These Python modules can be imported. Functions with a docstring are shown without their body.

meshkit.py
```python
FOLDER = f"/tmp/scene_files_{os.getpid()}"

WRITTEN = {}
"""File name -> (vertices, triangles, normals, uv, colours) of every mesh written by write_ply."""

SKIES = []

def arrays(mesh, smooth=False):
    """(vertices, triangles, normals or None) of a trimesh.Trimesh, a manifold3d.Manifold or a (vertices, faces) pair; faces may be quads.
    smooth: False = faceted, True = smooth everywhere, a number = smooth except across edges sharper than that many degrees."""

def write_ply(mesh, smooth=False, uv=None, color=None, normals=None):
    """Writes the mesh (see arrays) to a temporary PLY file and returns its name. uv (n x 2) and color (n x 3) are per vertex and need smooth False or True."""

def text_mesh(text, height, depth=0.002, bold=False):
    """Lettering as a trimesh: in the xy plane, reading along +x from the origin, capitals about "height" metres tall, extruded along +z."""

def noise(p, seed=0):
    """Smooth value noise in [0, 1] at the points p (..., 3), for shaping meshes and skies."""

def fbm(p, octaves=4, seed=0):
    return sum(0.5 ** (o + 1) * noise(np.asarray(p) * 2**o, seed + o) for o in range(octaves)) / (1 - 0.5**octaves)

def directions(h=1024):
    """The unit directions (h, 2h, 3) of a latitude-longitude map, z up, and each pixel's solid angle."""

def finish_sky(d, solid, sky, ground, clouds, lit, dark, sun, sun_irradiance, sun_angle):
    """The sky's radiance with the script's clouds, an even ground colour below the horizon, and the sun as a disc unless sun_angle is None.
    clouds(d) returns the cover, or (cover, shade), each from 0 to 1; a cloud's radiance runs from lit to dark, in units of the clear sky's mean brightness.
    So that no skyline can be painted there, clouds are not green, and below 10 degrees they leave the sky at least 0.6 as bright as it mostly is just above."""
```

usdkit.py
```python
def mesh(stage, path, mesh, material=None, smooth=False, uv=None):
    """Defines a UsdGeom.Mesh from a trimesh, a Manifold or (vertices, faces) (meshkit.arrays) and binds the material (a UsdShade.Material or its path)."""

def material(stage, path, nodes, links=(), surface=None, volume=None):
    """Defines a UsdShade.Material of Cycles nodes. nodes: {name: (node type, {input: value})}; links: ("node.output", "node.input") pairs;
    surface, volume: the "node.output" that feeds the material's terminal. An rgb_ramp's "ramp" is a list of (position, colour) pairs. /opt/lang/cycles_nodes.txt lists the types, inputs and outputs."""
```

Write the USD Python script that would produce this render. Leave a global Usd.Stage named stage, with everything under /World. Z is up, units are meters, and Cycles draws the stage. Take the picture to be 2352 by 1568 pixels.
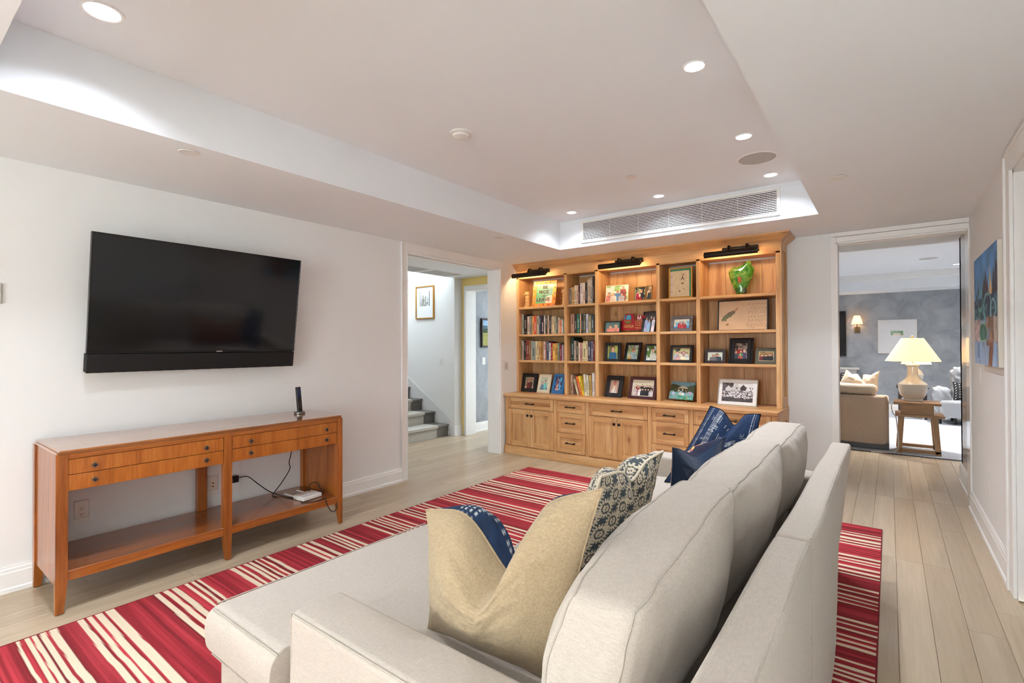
import math, random
import numpy as np, trimesh
import usdkit, meshkit
from shapely.geometry import Polygon
from pxr import Usd, UsdGeom, UsdLux, UsdShade, Sdf, Gf, Vt

stage = Usd.Stage.CreateInMemory()
UsdGeom.SetStageUpAxis(stage, 'Z'); UsdGeom.SetStageMetersPerUnit(stage, 1.0)
stage.SetDefaultPrim(UsdGeom.Xform.Define(stage, '/World').GetPrim())
UsdGeom.Scope.Define(stage, '/World/Looks')

# ---------------------------------------------------------------- camera, light levels, exposure
FOC, YAW, PITCH, ROLL, CAM_H = 1143.256, .64862, .008233, -.003164, 1.4      # focal length in pixels of a 2352 wide frame
EXPOSURE = 0.6
DOWNLIGHT, PICTURE_LIGHT, SKY_FILL = 950.0, 60.0, 2.9
HALL_LIGHT, FAR_LIGHT, LAMP, SCONCE = 150.0, 2600.0, 12.0, 70.0
cam = UsdGeom.Camera.Define(stage, '/World/camera')
cam.CreateHorizontalApertureAttr(36.0); cam.CreateVerticalApertureAttr(24.0)
cam.CreateFocalLengthAttr(36.0 * FOC / 2352); cam.CreateClippingRangeAttr(Gf.Vec2f(.05, 100)); cam.CreateExposureAttr(EXPOSURE)
_c, _s = math.cos(YAW), math.sin(YAW)
_f = np.array([-_s * math.cos(PITCH), _c * math.cos(PITCH), math.sin(PITCH)]); _r = np.array([_c, _s, 0.]); _u = np.cross(_r, _f)
_r2 = _r * math.cos(ROLL) + _u * math.sin(ROLL); _u2 = -_r * math.sin(ROLL) + _u * math.cos(ROLL)
cam.AddTransformOp().Set(Gf.Matrix4d(*_r2, 0, *_u2, 0, *(-_f), 0, 0, 0, CAM_H, 1))
dome = UsdLux.DomeLight.Define(stage, '/World/sky'); dome.CreateIntensityAttr(SKY_FILL); dome.CreateColorAttr(Gf.Vec3f(.90, .965, 1.0))  # added sky, gives fill light through the added windows

# ---------------------------------------------------------------- helpers
def lin(c):
    c = np.asarray(c, float) / 255.
    return np.where(c <= .04045, c / 12.92, ((c + .055) / 1.055) ** 2.4)
_used, _mats = {}, {}
def numbered(parent, name):
    k = (parent, name); n = _used.get(k, 0); _used[k] = n + 1
    return f'{parent}/{name}' + (f'_{n:03d}' if n else '')
class T:
    """A thing: an Xform at its base; parts written in world coordinates are brought into its own."""
    def __init__(s, name, label, cat, loc=(0, 0, 0), rz=0., group=None, kind=None):
        s.path = numbered('/World', name); s.loc = np.array(loc, float); s.rz = rz
        x = UsdGeom.Xform.Define(stage, s.path); x.AddTranslateOp().Set(Gf.Vec3d(*map(float, loc))); x.AddRotateZOp().Set(math.degrees(rz))
        tag(s.path, label, cat, group, kind)
    def local(s, v):
        v = np.asarray(v, float) - s.loc; c, q = math.cos(-s.rz), math.sin(-s.rz)
        return np.c_[v[:, 0] * c - v[:, 1] * q, v[:, 0] * q + v[:, 1] * c, v[:, 2]]
def tag(path, label=None, cat=None, group=None, kind=None):
    p = stage.GetPrimAtPath(path)
    for k, v in (('label', label), ('category', cat), ('group', group), ('kind', kind)):
        if v: p.SetCustomDataByKey(k, v)
    return path
def copy(t, loc, rz=0., label=None):
    n = t.path.rsplit('/', 1)[1]; n = n[:-4] if n[-4:-3] == '_' and n[-3:].isdigit() else n
    was = stage.GetPrimAtPath(t.path).GetCustomData()
    p = numbered('/World', n); x = UsdGeom.Xform.Define(stage, p); x.GetPrim().GetReferences().AddInternalReference(t.path)
    x.AddTranslateOp().Set(Gf.Vec3d(*map(float, loc))); x.AddRotateZOp().Set(math.degrees(rz)); x.GetPrim().SetInstanceable(True)
    tag(p, label or was.get('label'), was.get('category'), was.get('group'))
    return p
def arr(m):
    if hasattr(m, 'vertices'): return np.asarray(m.vertices, float), np.asarray(m.faces, int)
    v, f = np.asarray(m[0], float), np.asarray(m[1], int)
    if f.shape[1] == 4: f = np.vstack([f[:, [0, 1, 2]], f[:, [0, 2, 3]]])
    return v, f
def cat(ms):
    V, F, n = [], [], 0
    for m in ms:
        v, f = arr(m); V.append(v); F.append(f + n); n += len(v)
    return np.vstack(V), np.vstack(F)
def obj(name, mesh, mat, parent=None, smooth=False, color=None, local=False, label=None, kind=None):
    """One Mesh prim; parent is a T (thing), a path (part, same frame as its thing) or None (top level)."""
    v, f = arr(mesh)
    if isinstance(parent, T):
        base = parent.path; v = v if local else parent.local(v); frame = parent
    elif isinstance(parent, Part):
        base = parent.path; frame = parent.frame; v = v if (local or frame is None) else frame.local(v)
    else: base = '/World'; frame = None
    p = numbered(base, name)
    usdkit.mesh(stage, p, trimesh.Trimesh(v, f, process=False), mat, smooth=smooth)
    if color is not None:
        UsdGeom.PrimvarsAPI(stage.GetPrimAtPath(p)).CreatePrimvar('paint', Sdf.ValueTypeNames.Color3fArray, 'vertex').Set(Vt.Vec3fArray.FromNumpy(np.asarray(color, np.float32)))
    tag(p, label, kind=kind)
    return Part(p, frame)
class Part:
    def __init__(s, path, frame): s.path, s.frame = path, frame
def struct(name, mesh, mat, label=None, **k):
    p = obj(name, mesh, mat, **k); tag(p.path, label, kind='structure'); return p
_CORN = np.array([[i, j, k] for i in (0, 1) for j in (0, 1) for k in (0, 1)])
_BF = np.array([[0, 1, 3], [0, 3, 2], [4, 6, 7], [4, 7, 5], [0, 4, 5], [0, 5, 1], [2, 3, 7], [2, 7, 6], [0, 2, 6], [0, 6, 4], [1, 5, 7], [1, 7, 3]])
def box(x0, x1, y0, y1, z0, z1, b=0.):
    lo, hi = np.array([x0, y0, z0], float), np.array([x1, y1, z1], float)
    if b <= 0: return lo + _CORN * (hi - lo), _BF
    pts = []
    for c in _CORN:
        p = lo + c * (hi - lo); s = 1 - 2 * c
        for a in range(3):
            q = p + s * b; q[a] = p[a]; pts.append(q)
    h = trimesh.convex.convex_hull(np.array(pts)); return np.array(h.vertices), np.array(h.faces)
def rot(v, ang, axis, about=(0, 0, 0)):
    M = trimesh.transformations.rotation_matrix(ang, axis, about)[:3]
    return np.asarray(v) @ M[:, :3].T + M[:, 3]
def mv(m, off=(0, 0, 0), ang=0., axis=(0, 0, 1), about=(0, 0, 0)):
    v, f = arr(m); return rot(v, ang, axis, about) + np.array(off, float), f
def tube(pts, r, n=8, cap=True):
    P = np.asarray(pts, float); d = np.gradient(P, axis=0); d /= np.linalg.norm(d, axis=1, keepdims=True) + 1e-12
    r = np.full(len(P), r) if np.ndim(r) == 0 else np.asarray(r, float)
    a = np.cross(d[0], [0, 0, 1.]); a = a if np.linalg.norm(a) > .1 else np.cross(d[0], [0, 1., 0]); a /= np.linalg.norm(a)
    V = []
    for i in range(len(P)):
        a = a - d[i] * (a @ d[i]); a /= np.linalg.norm(a) + 1e-12; b = np.cross(d[i], a)
        t = np.arange(n) * 2 * np.pi / n; V.append(P[i] + r[i] * (np.cos(t)[:, None] * a + np.sin(t)[:, None] * b))
    V = np.vstack(V); F = []
    i, j = np.meshgrid(np.arange(len(P) - 1), np.arange(n), indexing='ij'); k = (j + 1) % n
    q = np.stack([i * n + j, i * n + k, (i + 1) * n + k, (i + 1) * n + j], -1).reshape(-1, 4)
    F = [q[:, [0, 1, 2]], q[:, [0, 2, 3]]]
    if cap:
        m = len(V); V = np.vstack([V, P[:1], P[-1:]]); j = np.arange(n); k = (j + 1) % n
        F += [np.c_[np.full(n, m), k, j], np.c_[np.full(n, m + 1), (len(P) - 1) * n + j, (len(P) - 1) * n + k]]
    return V, np.vstack(F)
def cyl(p0, p1, r, n=24):
    p0, p1 = np.array(p0, float), np.array(p1, float); return tube([p0, (p0 + p1) / 2, p1], r, n)
def lathe(prof, at=(0, 0, 0), n=40, down=False):
    """Profile of (radius, height) pairs turned about the vertical through AT."""
    P = np.asarray(prof, float); t = np.arange(n) * 2 * np.pi / n
    V = np.stack([np.outer(P[:, 0], np.cos(t)), np.outer(P[:, 0], np.sin(t)), np.repeat(P[:, 1:2], n, 1)], -1).reshape(-1, 3)
    i, j = np.meshgrid(np.arange(len(P) - 1), np.arange(n), indexing='ij'); k = (j + 1) % n
    q = np.stack([i * n + j, i * n + k, (i + 1) * n + k, (i + 1) * n + j], -1).reshape(-1, 4)
    return V + np.array(at, float), np.vstack([q[:, [0, 1, 2]], q[:, [0, 2, 3]]])
def disc(c, r, n=32, up=1.):
    t = np.arange(n) * 2 * np.pi / n; V = np.vstack([[c], np.c_[c[0] + r * np.cos(t), c[1] + r * np.sin(t), np.full(n, c[2])]])
    j = np.arange(n) + 1; k = np.roll(j, -1); f = np.c_[np.zeros(n, int), j, k] if up > 0 else np.c_[np.zeros(n, int), k, j]
    return V, f
def prism(poly, a0, a1, axes='xyz'):
    """Extrude a 2D polygon given in the first two AXES from a0 to a1 along the third."""
    m = trimesh.creation.extrude_polygon(Polygon(poly), a1 - a0, engine='earcut'); v = np.asarray(m.vertices); out = np.zeros_like(v)
    for i, a in enumerate(axes): out[:, 'xyz'.index(a)] = v[:, i] + (a0 if i == 2 else 0)
    f = np.asarray(m.faces)
    if axes in ('xzy', 'yxz', 'zyx'): f = f[:, ::-1]
    return out, f
def grid(nu, nv):
    i, j = np.meshgrid(np.arange(nu - 1), np.arange(nv - 1), indexing='ij'); a = i * nv + j
    q = np.stack([a, a + nv, a + nv + 1, a + 1], -1).reshape(-1, 4)
    return np.vstack([q[:, [0, 1, 2]], q[:, [0, 2, 3]]])
def rbox(lo, hi, r, n=(14, 14, 14), fn=None):
    """Rounded box with a dense skin; fn(points, unit coordinates -1..1) may push the skin about."""
    lo, hi = np.array(lo, float), np.array(hi, float); cs = []
    for a in range(3):
        e = np.array([0, .12, .3, .55, .8]) * r
        cs.append(np.r_[lo[a] + e, np.linspace(lo[a] + r, hi[a] - r, n[a]), (hi[a] - e)[::-1]])
    V, F, m = [], [], 0
    for a in range(3):
        b, c = (a + 1) % 3, (a + 2) % 3; B, Cc = np.meshgrid(cs[b], cs[c], indexing='ij'); g = grid(len(cs[b]), len(cs[c]))
        for s in (0, 1):
            p = np.zeros(B.shape + (3,)); p[..., a] = (lo, hi)[s][a]; p[..., b] = B; p[..., c] = Cc
            V.append(p.reshape(-1, 3)); F.append((g if s else g[:, ::-1]) + m); m += B.size
    V, F = np.vstack(V), np.vstack(F); q = np.clip(V, lo + r, hi - r); d = V - q; V = q + r * d / np.maximum(np.linalg.norm(d, axis=1, keepdims=True), 1e-9)
    t = trimesh.Trimesh(V, F, process=False); t.merge_vertices(digits_vertex=6); V, F = np.array(t.vertices), np.array(t.faces)
    if fn is not None: V = fn(V, (V - (lo + hi) / 2) / ((hi - lo) / 2))
    return V, F

# ---------------------------------------------------------------- materials
def material(key, nodes, links=(), surface='p.BSDF'):
    if key not in _mats: _mats[key] = usdkit.material(stage, '/World/Looks/' + key, nodes, links, surface=surface)
    return _mats[key]
def paint(name, c, rough=.5, metal=0., bump=0., scale=200., **k):
    n = {'p': ('principled_bsdf', {'base_color': tuple(lin(c)), 'roughness': rough, 'metallic': metal, **k})}; l = []
    if bump:
        n['tc'] = ('texture_coordinate', {}); n['n'] = ('noise_texture', {'scale': scale, 'detail': 3.}); n['b'] = ('bump', {'strength': bump, 'distance': .002})
        l = [('tc.object', 'n.vector'), ('n.fac', 'b.height'), ('b.normal', 'p.normal')]
    return material(name, n, l)
def glow(name, c, strength): return material(name, {'e': ('emission', {'color': tuple(lin(c)), 'strength': strength})}, surface='e.emission')
def beam(name, c, peak, low=3.):
    """A recessed lamp's lens: strongest straight down, weaker to the sides."""
    n = {'g': ('geometry', {}), 'd': ('vector_math', {'math_type': 'dot_product'}), 'a': ('math', {'math_type': 'absolute'}), 'w': ('math', {'math_type': 'power', 'value2': 4.2}), 'c': ('map_range', {'range_type': 'smoothstep', 'from_min': .38, 'from_max': .47, 'clamp': True}), 'x': ('math', {'math_type': 'multiply'}), 'k': ('math', {'math_type': 'multiply_add', 'value2': peak, 'value3': low}), 'e': ('emission', {'color': tuple(lin(c))})}
    return material(name, n, [('g.normal', 'd.vector1'), ('g.incoming', 'd.vector2'), ('d.value', 'a.value1'), ('a.value', 'w.value1'), ('w.value', 'x.value1'), ('a.value', 'c.value'), ('c.result', 'x.value2'), ('x.value', 'k.value1'), ('k.value', 'e.strength')], 'e.emission')
def wood(name, cols, axis='z', scale=8., rough=.45, knots=0., coat=0., stretch=14., fine=.8):
    """Grain runs along AXIS; cols: dark, middle, light."""
    sc = [scale, scale, scale]; sc['xyz'.index(axis)] = scale / stretch; d, m, l = (tuple(lin(c)) for c in cols)
    n = {'tc': ('texture_coordinate', {}), 'oi': ('object_info', {}), 'rv': ('combine_xyz', {}), 'rm': ('math', {'math_type': 'multiply', 'value2': 9.7}), 'ad': ('vector_math', {'math_type': 'add'}),
         'mp': ('mapping', {'scale': tuple(sc)}), 'mf': ('mapping', {'scale': tuple(x * 9 for x in sc)}),
         'n1': ('noise_texture', {'scale': 1., 'detail': 5., 'roughness': .55, 'distortion': 1.1}), 'n2': ('noise_texture', {'scale': 1., 'detail': 3.}),
         'r': ('rgb_ramp', {'ramp': [(.28, d), (.5, m), (.72, l)]}), 'r2': ('rgb_ramp', {'ramp': [(.3, (.78, .75, .72)), (.6, (1.04, 1.04, 1.04))]}), 'mx': ('mix_color', {'blend_type': 'multiply', 'fac': fine}),
         'b': ('bump', {'strength': .12, 'distance': .001}), 'p': ('principled_bsdf', {'roughness': rough, 'coat_weight': coat, 'coat_roughness': .12})}
    L = [('oi.random', 'rm.value1'), ('rm.value', 'rv.x'), ('rm.value', 'rv.y'), ('rm.value', 'rv.z'), ('tc.object', 'ad.vector1'), ('rv.vector', 'ad.vector2'), ('ad.vector', 'mp.vector'), ('ad.vector', 'mf.vector'),
         ('mp.vector', 'n1.vector'), ('mf.vector', 'n2.vector'), ('n1.fac', 'r.fac'), ('n2.fac', 'r2.fac'), ('r.color', 'mx.a'), ('r2.color', 'mx.b'), ('n2.fac', 'b.height'), ('b.normal', 'p.normal')]
    out = 'mx.result'
    if knots:
        ks = [5.5, 5.5, 5.5]; ks['xyz'.index(axis)] = 2.6
        n |= {'kp': ('mapping', {'scale': tuple(ks)}), 'kv': ('voronoi_texture', {'scale': 1., 'randomness': 1.}), 'kr': ('rgb_ramp', {'ramp': [(0., (.22, .13, .08)), (.055, (.42, .28, .18)), (.085, (.8, .72, .66)), (.2, (1, 1, 1))]}), 'km': ('mix_color', {'blend_type': 'multiply', 'fac': knots})}
        L += [('ad.vector', 'kp.vector'), ('kp.vector', 'kv.vector'), ('kv.distance', 'kr.fac'), (out, 'km.a'), ('kr.color', 'km.b')]; out = 'km.result'
    return material(name, n, L + [(out, 'p.base_color')])
def linen(name, c, vary=.10, scale=420., bump=.35, tint=None):
    a, b = lin(c) * (1 - vary), lin(c) * (1 + vary)
    n = {'tc': ('texture_coordinate', {}), 'm1': ('mapping', {'scale': (scale, scale * .12, scale * .6)}), 'm2': ('mapping', {'scale': (scale * .12, scale, scale * .6)}),
         'n1': ('noise_texture', {'scale': 1., 'detail': 2.}), 'n2': ('noise_texture', {'scale': 1., 'detail': 2.}), 'ad': ('math', {'math_type': 'add'}), 'hf': ('math', {'math_type': 'multiply', 'value2': .5}),
         'r': ('rgb_ramp', {'ramp': [(.35, tuple(a)), (.65, tuple(b))]}), 'b': ('bump', {'strength': bump, 'distance': .0012}), 'p': ('principled_bsdf', {'roughness': .92, 'specular_ior_level': .2, 'sheen_weight': .15})}
    L = [('tc.object', 'm1.vector'), ('tc.object', 'm2.vector'), ('m1.vector', 'n1.vector'), ('m2.vector', 'n2.vector'), ('n1.fac', 'ad.value1'), ('n2.fac', 'ad.value2'), ('ad.value', 'hf.value1'), ('hf.value', 'r.fac'), ('r.color', 'p.base_color'), ('hf.value', 'b.height'), ('b.normal', 'p.normal')]
    return material(name, n, L)
def printed(name, rough=.5, weave=0., coat=0.):
    n = {'a': ('attribute', {'attribute': 'paint'}), 'p': ('principled_bsdf', {'roughness': rough, 'coat_weight': coat, 'coat_roughness': .06})}; L = [('a.color', 'p.base_color')]
    if weave:
        n |= {'tc': ('texture_coordinate', {}), 'n': ('noise_texture', {'scale': 380., 'detail': 2.}), 'b': ('bump', {'strength': weave, 'distance': .0012}), 'r': ('rgb_ramp', {'ramp': [(.3, (.86, .86, .86)), (.7, (1.1, 1.1, 1.1))]}), 'mx': ('mix_color', {'blend_type': 'multiply', 'fac': 1., 'use_clamp': False})}
        L = [('a.color', 'mx.a'), ('tc.object', 'n.vector'), ('n.fac', 'r.fac'), ('r.color', 'mx.b'), ('mx.result', 'p.base_color'), ('n.fac', 'b.height'), ('b.normal', 'p.normal')]
    return material(name, n, L)
M = {}
M['wall'] = paint('wall_paint', (239, 240, 239), .75, bump=.05, scale=140.)
M['ceil'] = paint('ceiling_paint', (241, 245, 248), .8)
M['trim'] = paint('trim_paint', (245, 244, 241), .38)
M['gloss'] = paint('gloss_trim_paint', (238, 238, 236), .12)
M['white_plastic'] = paint('white_plastic', (236, 234, 228), .35)
M['grey_plastic'] = paint('grey_plastic', (196, 192, 184), .4)
M['dark'] = paint('dark_void', (28, 26, 24), .9)
M['black'] = paint('black_plastic', (14, 14, 15), .35)
M['bronze'] = paint('dark_bronze', (46, 40, 35), .38, .7)
M['steel'] = paint('brushed_steel', (150, 148, 145), .3, 1.)
OAK = ((190, 134, 80), (219, 170, 114), (232, 192, 140))
for a in 'xyz': M['oak_' + a] = wood('honey_oak_' + a, OAK, a, 9., .42, .0)
M['oak_back'] = wood('oak_back_boards', ((146, 88, 38), (178, 118, 58), (198, 142, 80)), 'z', 7., .45, .8)
M['oak_knot'] = wood('knotty_oak', ((182, 128, 76), (214, 165, 110), (230, 188, 136)), 'z', 7., .42, .85)
M['oak_knot_x'] = wood('knotty_oak_x', ((182, 126, 74), (214, 164, 108), (230, 187, 134)), 'x', 7., .42, .6)
CH = ((122, 62, 20), (164, 92, 34), (186, 112, 48))
for a in 'xyz': M['cherry_' + a] = wood('amber_ash_' + a, CH, a, 12., .3, 0., .35)
M['cherry_top'] = wood('amber_ash_top', ((140, 82, 40), (168, 106, 56), (182, 122, 72)), 'y', 10., .16, 0., .9)
M['linen'] = linen('sofa_linen', (190, 180, 168))
M['linen_dark'] = linen('sofa_linen_seam', (182, 173, 161))
M['flax'] = linen('flax_cloth', (172, 152, 122), .14, 300., .5)
M['navy_cloth'] = linen('navy_cloth', (30, 50, 78), .22, 420., .4)
M['cord'] = paint('cream_cord', (226, 214, 190), .85)
M['print'] = printed('photo_print', .35, 0., .3)
M['canvas'] = printed('painted_canvas', .6)
M['cloth_print'] = printed('printed_cloth', .92, .35)
M['rug'] = printed('woven_wool', .95, .6)

# ================================================================ ROOM SHELL
XL, XR, YB, ZC, ZT = -4.03, .551, 5.76, 2.486, 2.80          # left wall, right wall, back wall, soffit, tray
OY0, OY1, OZ = 3.49, 5.05, 2.395                              # opening to the stair hall
DX0, DZ = -.405, 2.385                                        # doorway to the far room
YN = -5.0                                                     # wall behind the camera, glazed with an added window for fill light
LY0, LY1 = -4.7, -.7                                          # added fill window on the left wall, behind the camera
struct('wall_left', cat([box(XL - .19, XL, YN, LY0, 0, ZT), box(XL - .19, XL, LY1, OY0, 0, ZT), box(XL - .19, XL, LY0, LY1, 0, .06), box(XL - .19, XL, LY0, LY1, 2.42, ZT), box(XL - .19, XL, OY1, YB + .15, 0, ZT), box(XL - .19, XL, OY0, OY1, OZ, ZT)]), M['wall'])
struct('wall_back', cat([box(XL, DX0, YB, YB + .15, 0, ZT), box(DX0, XR, YB, YB + .15, DZ, ZT)]), M['wall'])
RD0, RD1, RDZ = 2.95, 3.86, 2.36                              # door on the right wall
struct('wall_right', cat([box(XR, XR + .14, YN, RD0, 0, ZT), box(XR, XR + .14, RD1, YB + .15, 0, ZT), box(XR, XR + .14, RD0, RD1, RDZ, ZT)]), M['wall'])
WX0, WX1, WZ0, WZ1 = -1.8, .47, .06, 2.42
struct('wall_front', cat([box(XL, WX0, YN - .15, YN, 0, ZT), box(WX1, XR, YN - .15, YN, 0, ZT), box(WX0, WX1, YN - .15, YN, 0, WZ0), box(WX0, WX1, YN - .15, YN, WZ1, ZT)]), M['wall'])
pane = material('window_pane', {'t': ('transparent_bsdf', {}), 'g': ('glossy_bsdf', {'roughness': .02}), 'f': ('fresnel', {'IOR': 1.45}), 'm': ('mix_closure', {})}, [('f.fac', 'm.fac'), ('t.BSDF', 'm.closure1'), ('g.BSDF', 'm.closure2')], 'm.closure')
wn = struct('window_1', cat([box(WX0, WX1, YN - .1, YN - .04, WZ0, WZ0 + .06), box(WX0, WX1, YN - .1, YN - .04, WZ1 - .06, WZ1)] + [box(x - .03, x + .03, YN - .1, YN - .04, WZ0, WZ1) for x in np.linspace(WX0 + .03, WX1 - .03, 5)]), M['trim'])  # added window out of view, lets fill light in from behind
obj('pane', box(WX0 + .02, WX1 - .02, YN - .074, YN - .068, WZ0 + .02, WZ1 - .02), pane, wn)
w2 = struct('window_2', cat([box(XL - .13, XL - .07, LY0, LY1, .06, .12), box(XL - .13, XL - .07, LY0, LY1, 2.36, 2.42)] + [box(XL - .13, XL - .07, y - .03, y + .03, .06, 2.42) for y in np.linspace(LY0 + .03, LY1 - .03, 5)]), M['trim'])  # second added window, brings fill light across to the right wall
obj('pane', box(XL - .103, XL - .097, LY0 + .02, LY1 - .02, .08, 2.4), pane, w2)
# ceiling: soffits, tray and its faces
TX0, TX1, TY0, TY1 = -2.98, -.46, .31, 4.84
struct('ceiling', cat([box(XL - .19, TX0, YN, YB + .15, ZC, ZT + .06), box(TX1, XR + .14, YN, YB + .15, ZC, ZT + .06), box(TX0, TX1, YN, TY0, ZC, ZT + .06), box(TX0, TX1, TY1, YB + .15, ZC, ZT + .06), box(TX0 - .05, TX1 + .05, TY0 - .05, TY1 + .05, ZT, ZT + .1)]), M['ceil'])
# floor planks, one by one, running towards the bookcase
FL = [wood(f'floor_oak_{i}', c, 'y', 7., .34, 0., .15, 18., .4) for i, c in enumerate((((176, 156, 129), (187, 168, 141), (197, 179, 153)), ((169, 149, 122), (181, 161, 134), (191, 172, 146)), ((182, 162, 135), (193, 174, 147), (202, 185, 159)), ((172, 153, 127), (184, 166, 140), (195, 178, 153))))]
fl = T('floor', None, None, kind='structure')
rng = random.Random(5)
def planks(x0, x1, y0, y1, first):
    x = first
    while x > x0: x -= .137
    while x < x1:
        a, b = max(x, x0) + .0005, min(x + .137, x1) - .0005; y = y0 - rng.random() * 1.6
        while y < y1:
            L = rng.uniform(1.6, 2.5); c, d = max(y, y0) + .0005, min(y + L, y1) - .0005
            if b - a > .01 and d - c > .02: obj('plank', box(a, b, c, d, -.02, rng.uniform(-.0005, .0003), .0012), FL[rng.randrange(4)], fl)
            y += L
        x += .137
planks(XL, XR, -.4, YB, .024)
planks(-.5, 1.1, YB, 8.02, .024)
planks(-6.4, XL, 2.6, 6.6, .024)
obj('subfloor', cat([box(-9, 4, YN - .3, -.4, -.05, -.001), box(-9, 4, -.4, 9, -.05, -.012)]), FL[0], fl)
# baseboards
def base_profile(h=.145, t=.016): return [(0, 0), (t + .008, 0), (t + .008, .022), (t, .028), (t, h - .035), (t - .004, h - .03), (t - .004, h - .014), (t - .009, h - .008), (t - .009, h), (0, h)]
def baseboard(name, side, x, y0, y1, h=.145):
    p = [((x + d) if side == 'l' else (x - d), z) for d, z in base_profile(h)]
    struct(name, prism(p, y0, y1, 'xzy'), M['trim'])
baseboard('baseboard_left', 'l', XL, LY1, OY0 - .07)
baseboard('baseboard_right', 'r', XR, RD1 + .13, YB - .02, .16)
# casing of the stair-hall opening
W = .068
t1 = struct('trim_1', cat([box(XL, XL + .014, OY0 - W, OY0 - .004, 0, ZC, .002), box(XL, XL + .014, OY1 + .004, OY1 + W - .01, 0, ZC, .002), box(XL, XL + .014, OY0 - .01, OY1 + .01, OZ + .004, ZC, .002), box(XL, XL + .022, OY0 - W - .012, OY0 - W + .004, 0, ZC, .003), box(XL, XL + .02, OY0 - .006, OY0, 0, OZ, .001), box(XL, XL + .02, OY1, OY1 + .006, 0, OZ, .001), box(XL, XL + .02, OY0 - .006, OY1 + .006, OZ, OZ + .006, .001)]), M['trim'])
struct('trim_2', cat([box(XL - .192, XL + .001, OY1 - .012, OY1, 0, OZ), box(XL - .192, XL + .001, OY0, OY0 + .012, 0, OZ), box(XL - .192, XL - .122, OY0, OY1, OZ - .012, OZ), box(XL - .07, XL + .001, OY0, OY1, OZ - .012, OZ)]), M['trim'])
struct('trim_3', box(XL - .122, XL - .07, OY0 + .012, OY1 - .1, OZ - .004, OZ + .03), M['grey_plastic'])
# casing and lining of the doorway to the far room
struct('trim_4', cat([box(DX0 - .045, DX0 + .0, YB - .016, YB, 0, ZC - .004, .002), box(DX0, XR, YB - .016, YB, DZ + .006, DZ + .055, .002), box(DX0 - .045, XR, YB - .024, YB, DZ + .058, ZC - .002, .002), box(DX0 - .002, DX0 + .012, YB - .02, YB + .15, 0, DZ), box(DX0, XR, YB - .02, YB + .05, DZ - .012, DZ + .004), box(DX0, XR, YB + .09, YB + .15, DZ - .012, DZ + .004)]), M['trim'])
struct('trim_5', cat([box(XR - .012, XR + .002, YB - .055, YB + .165, 0, DZ, .002)]), M['gloss'])
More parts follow.
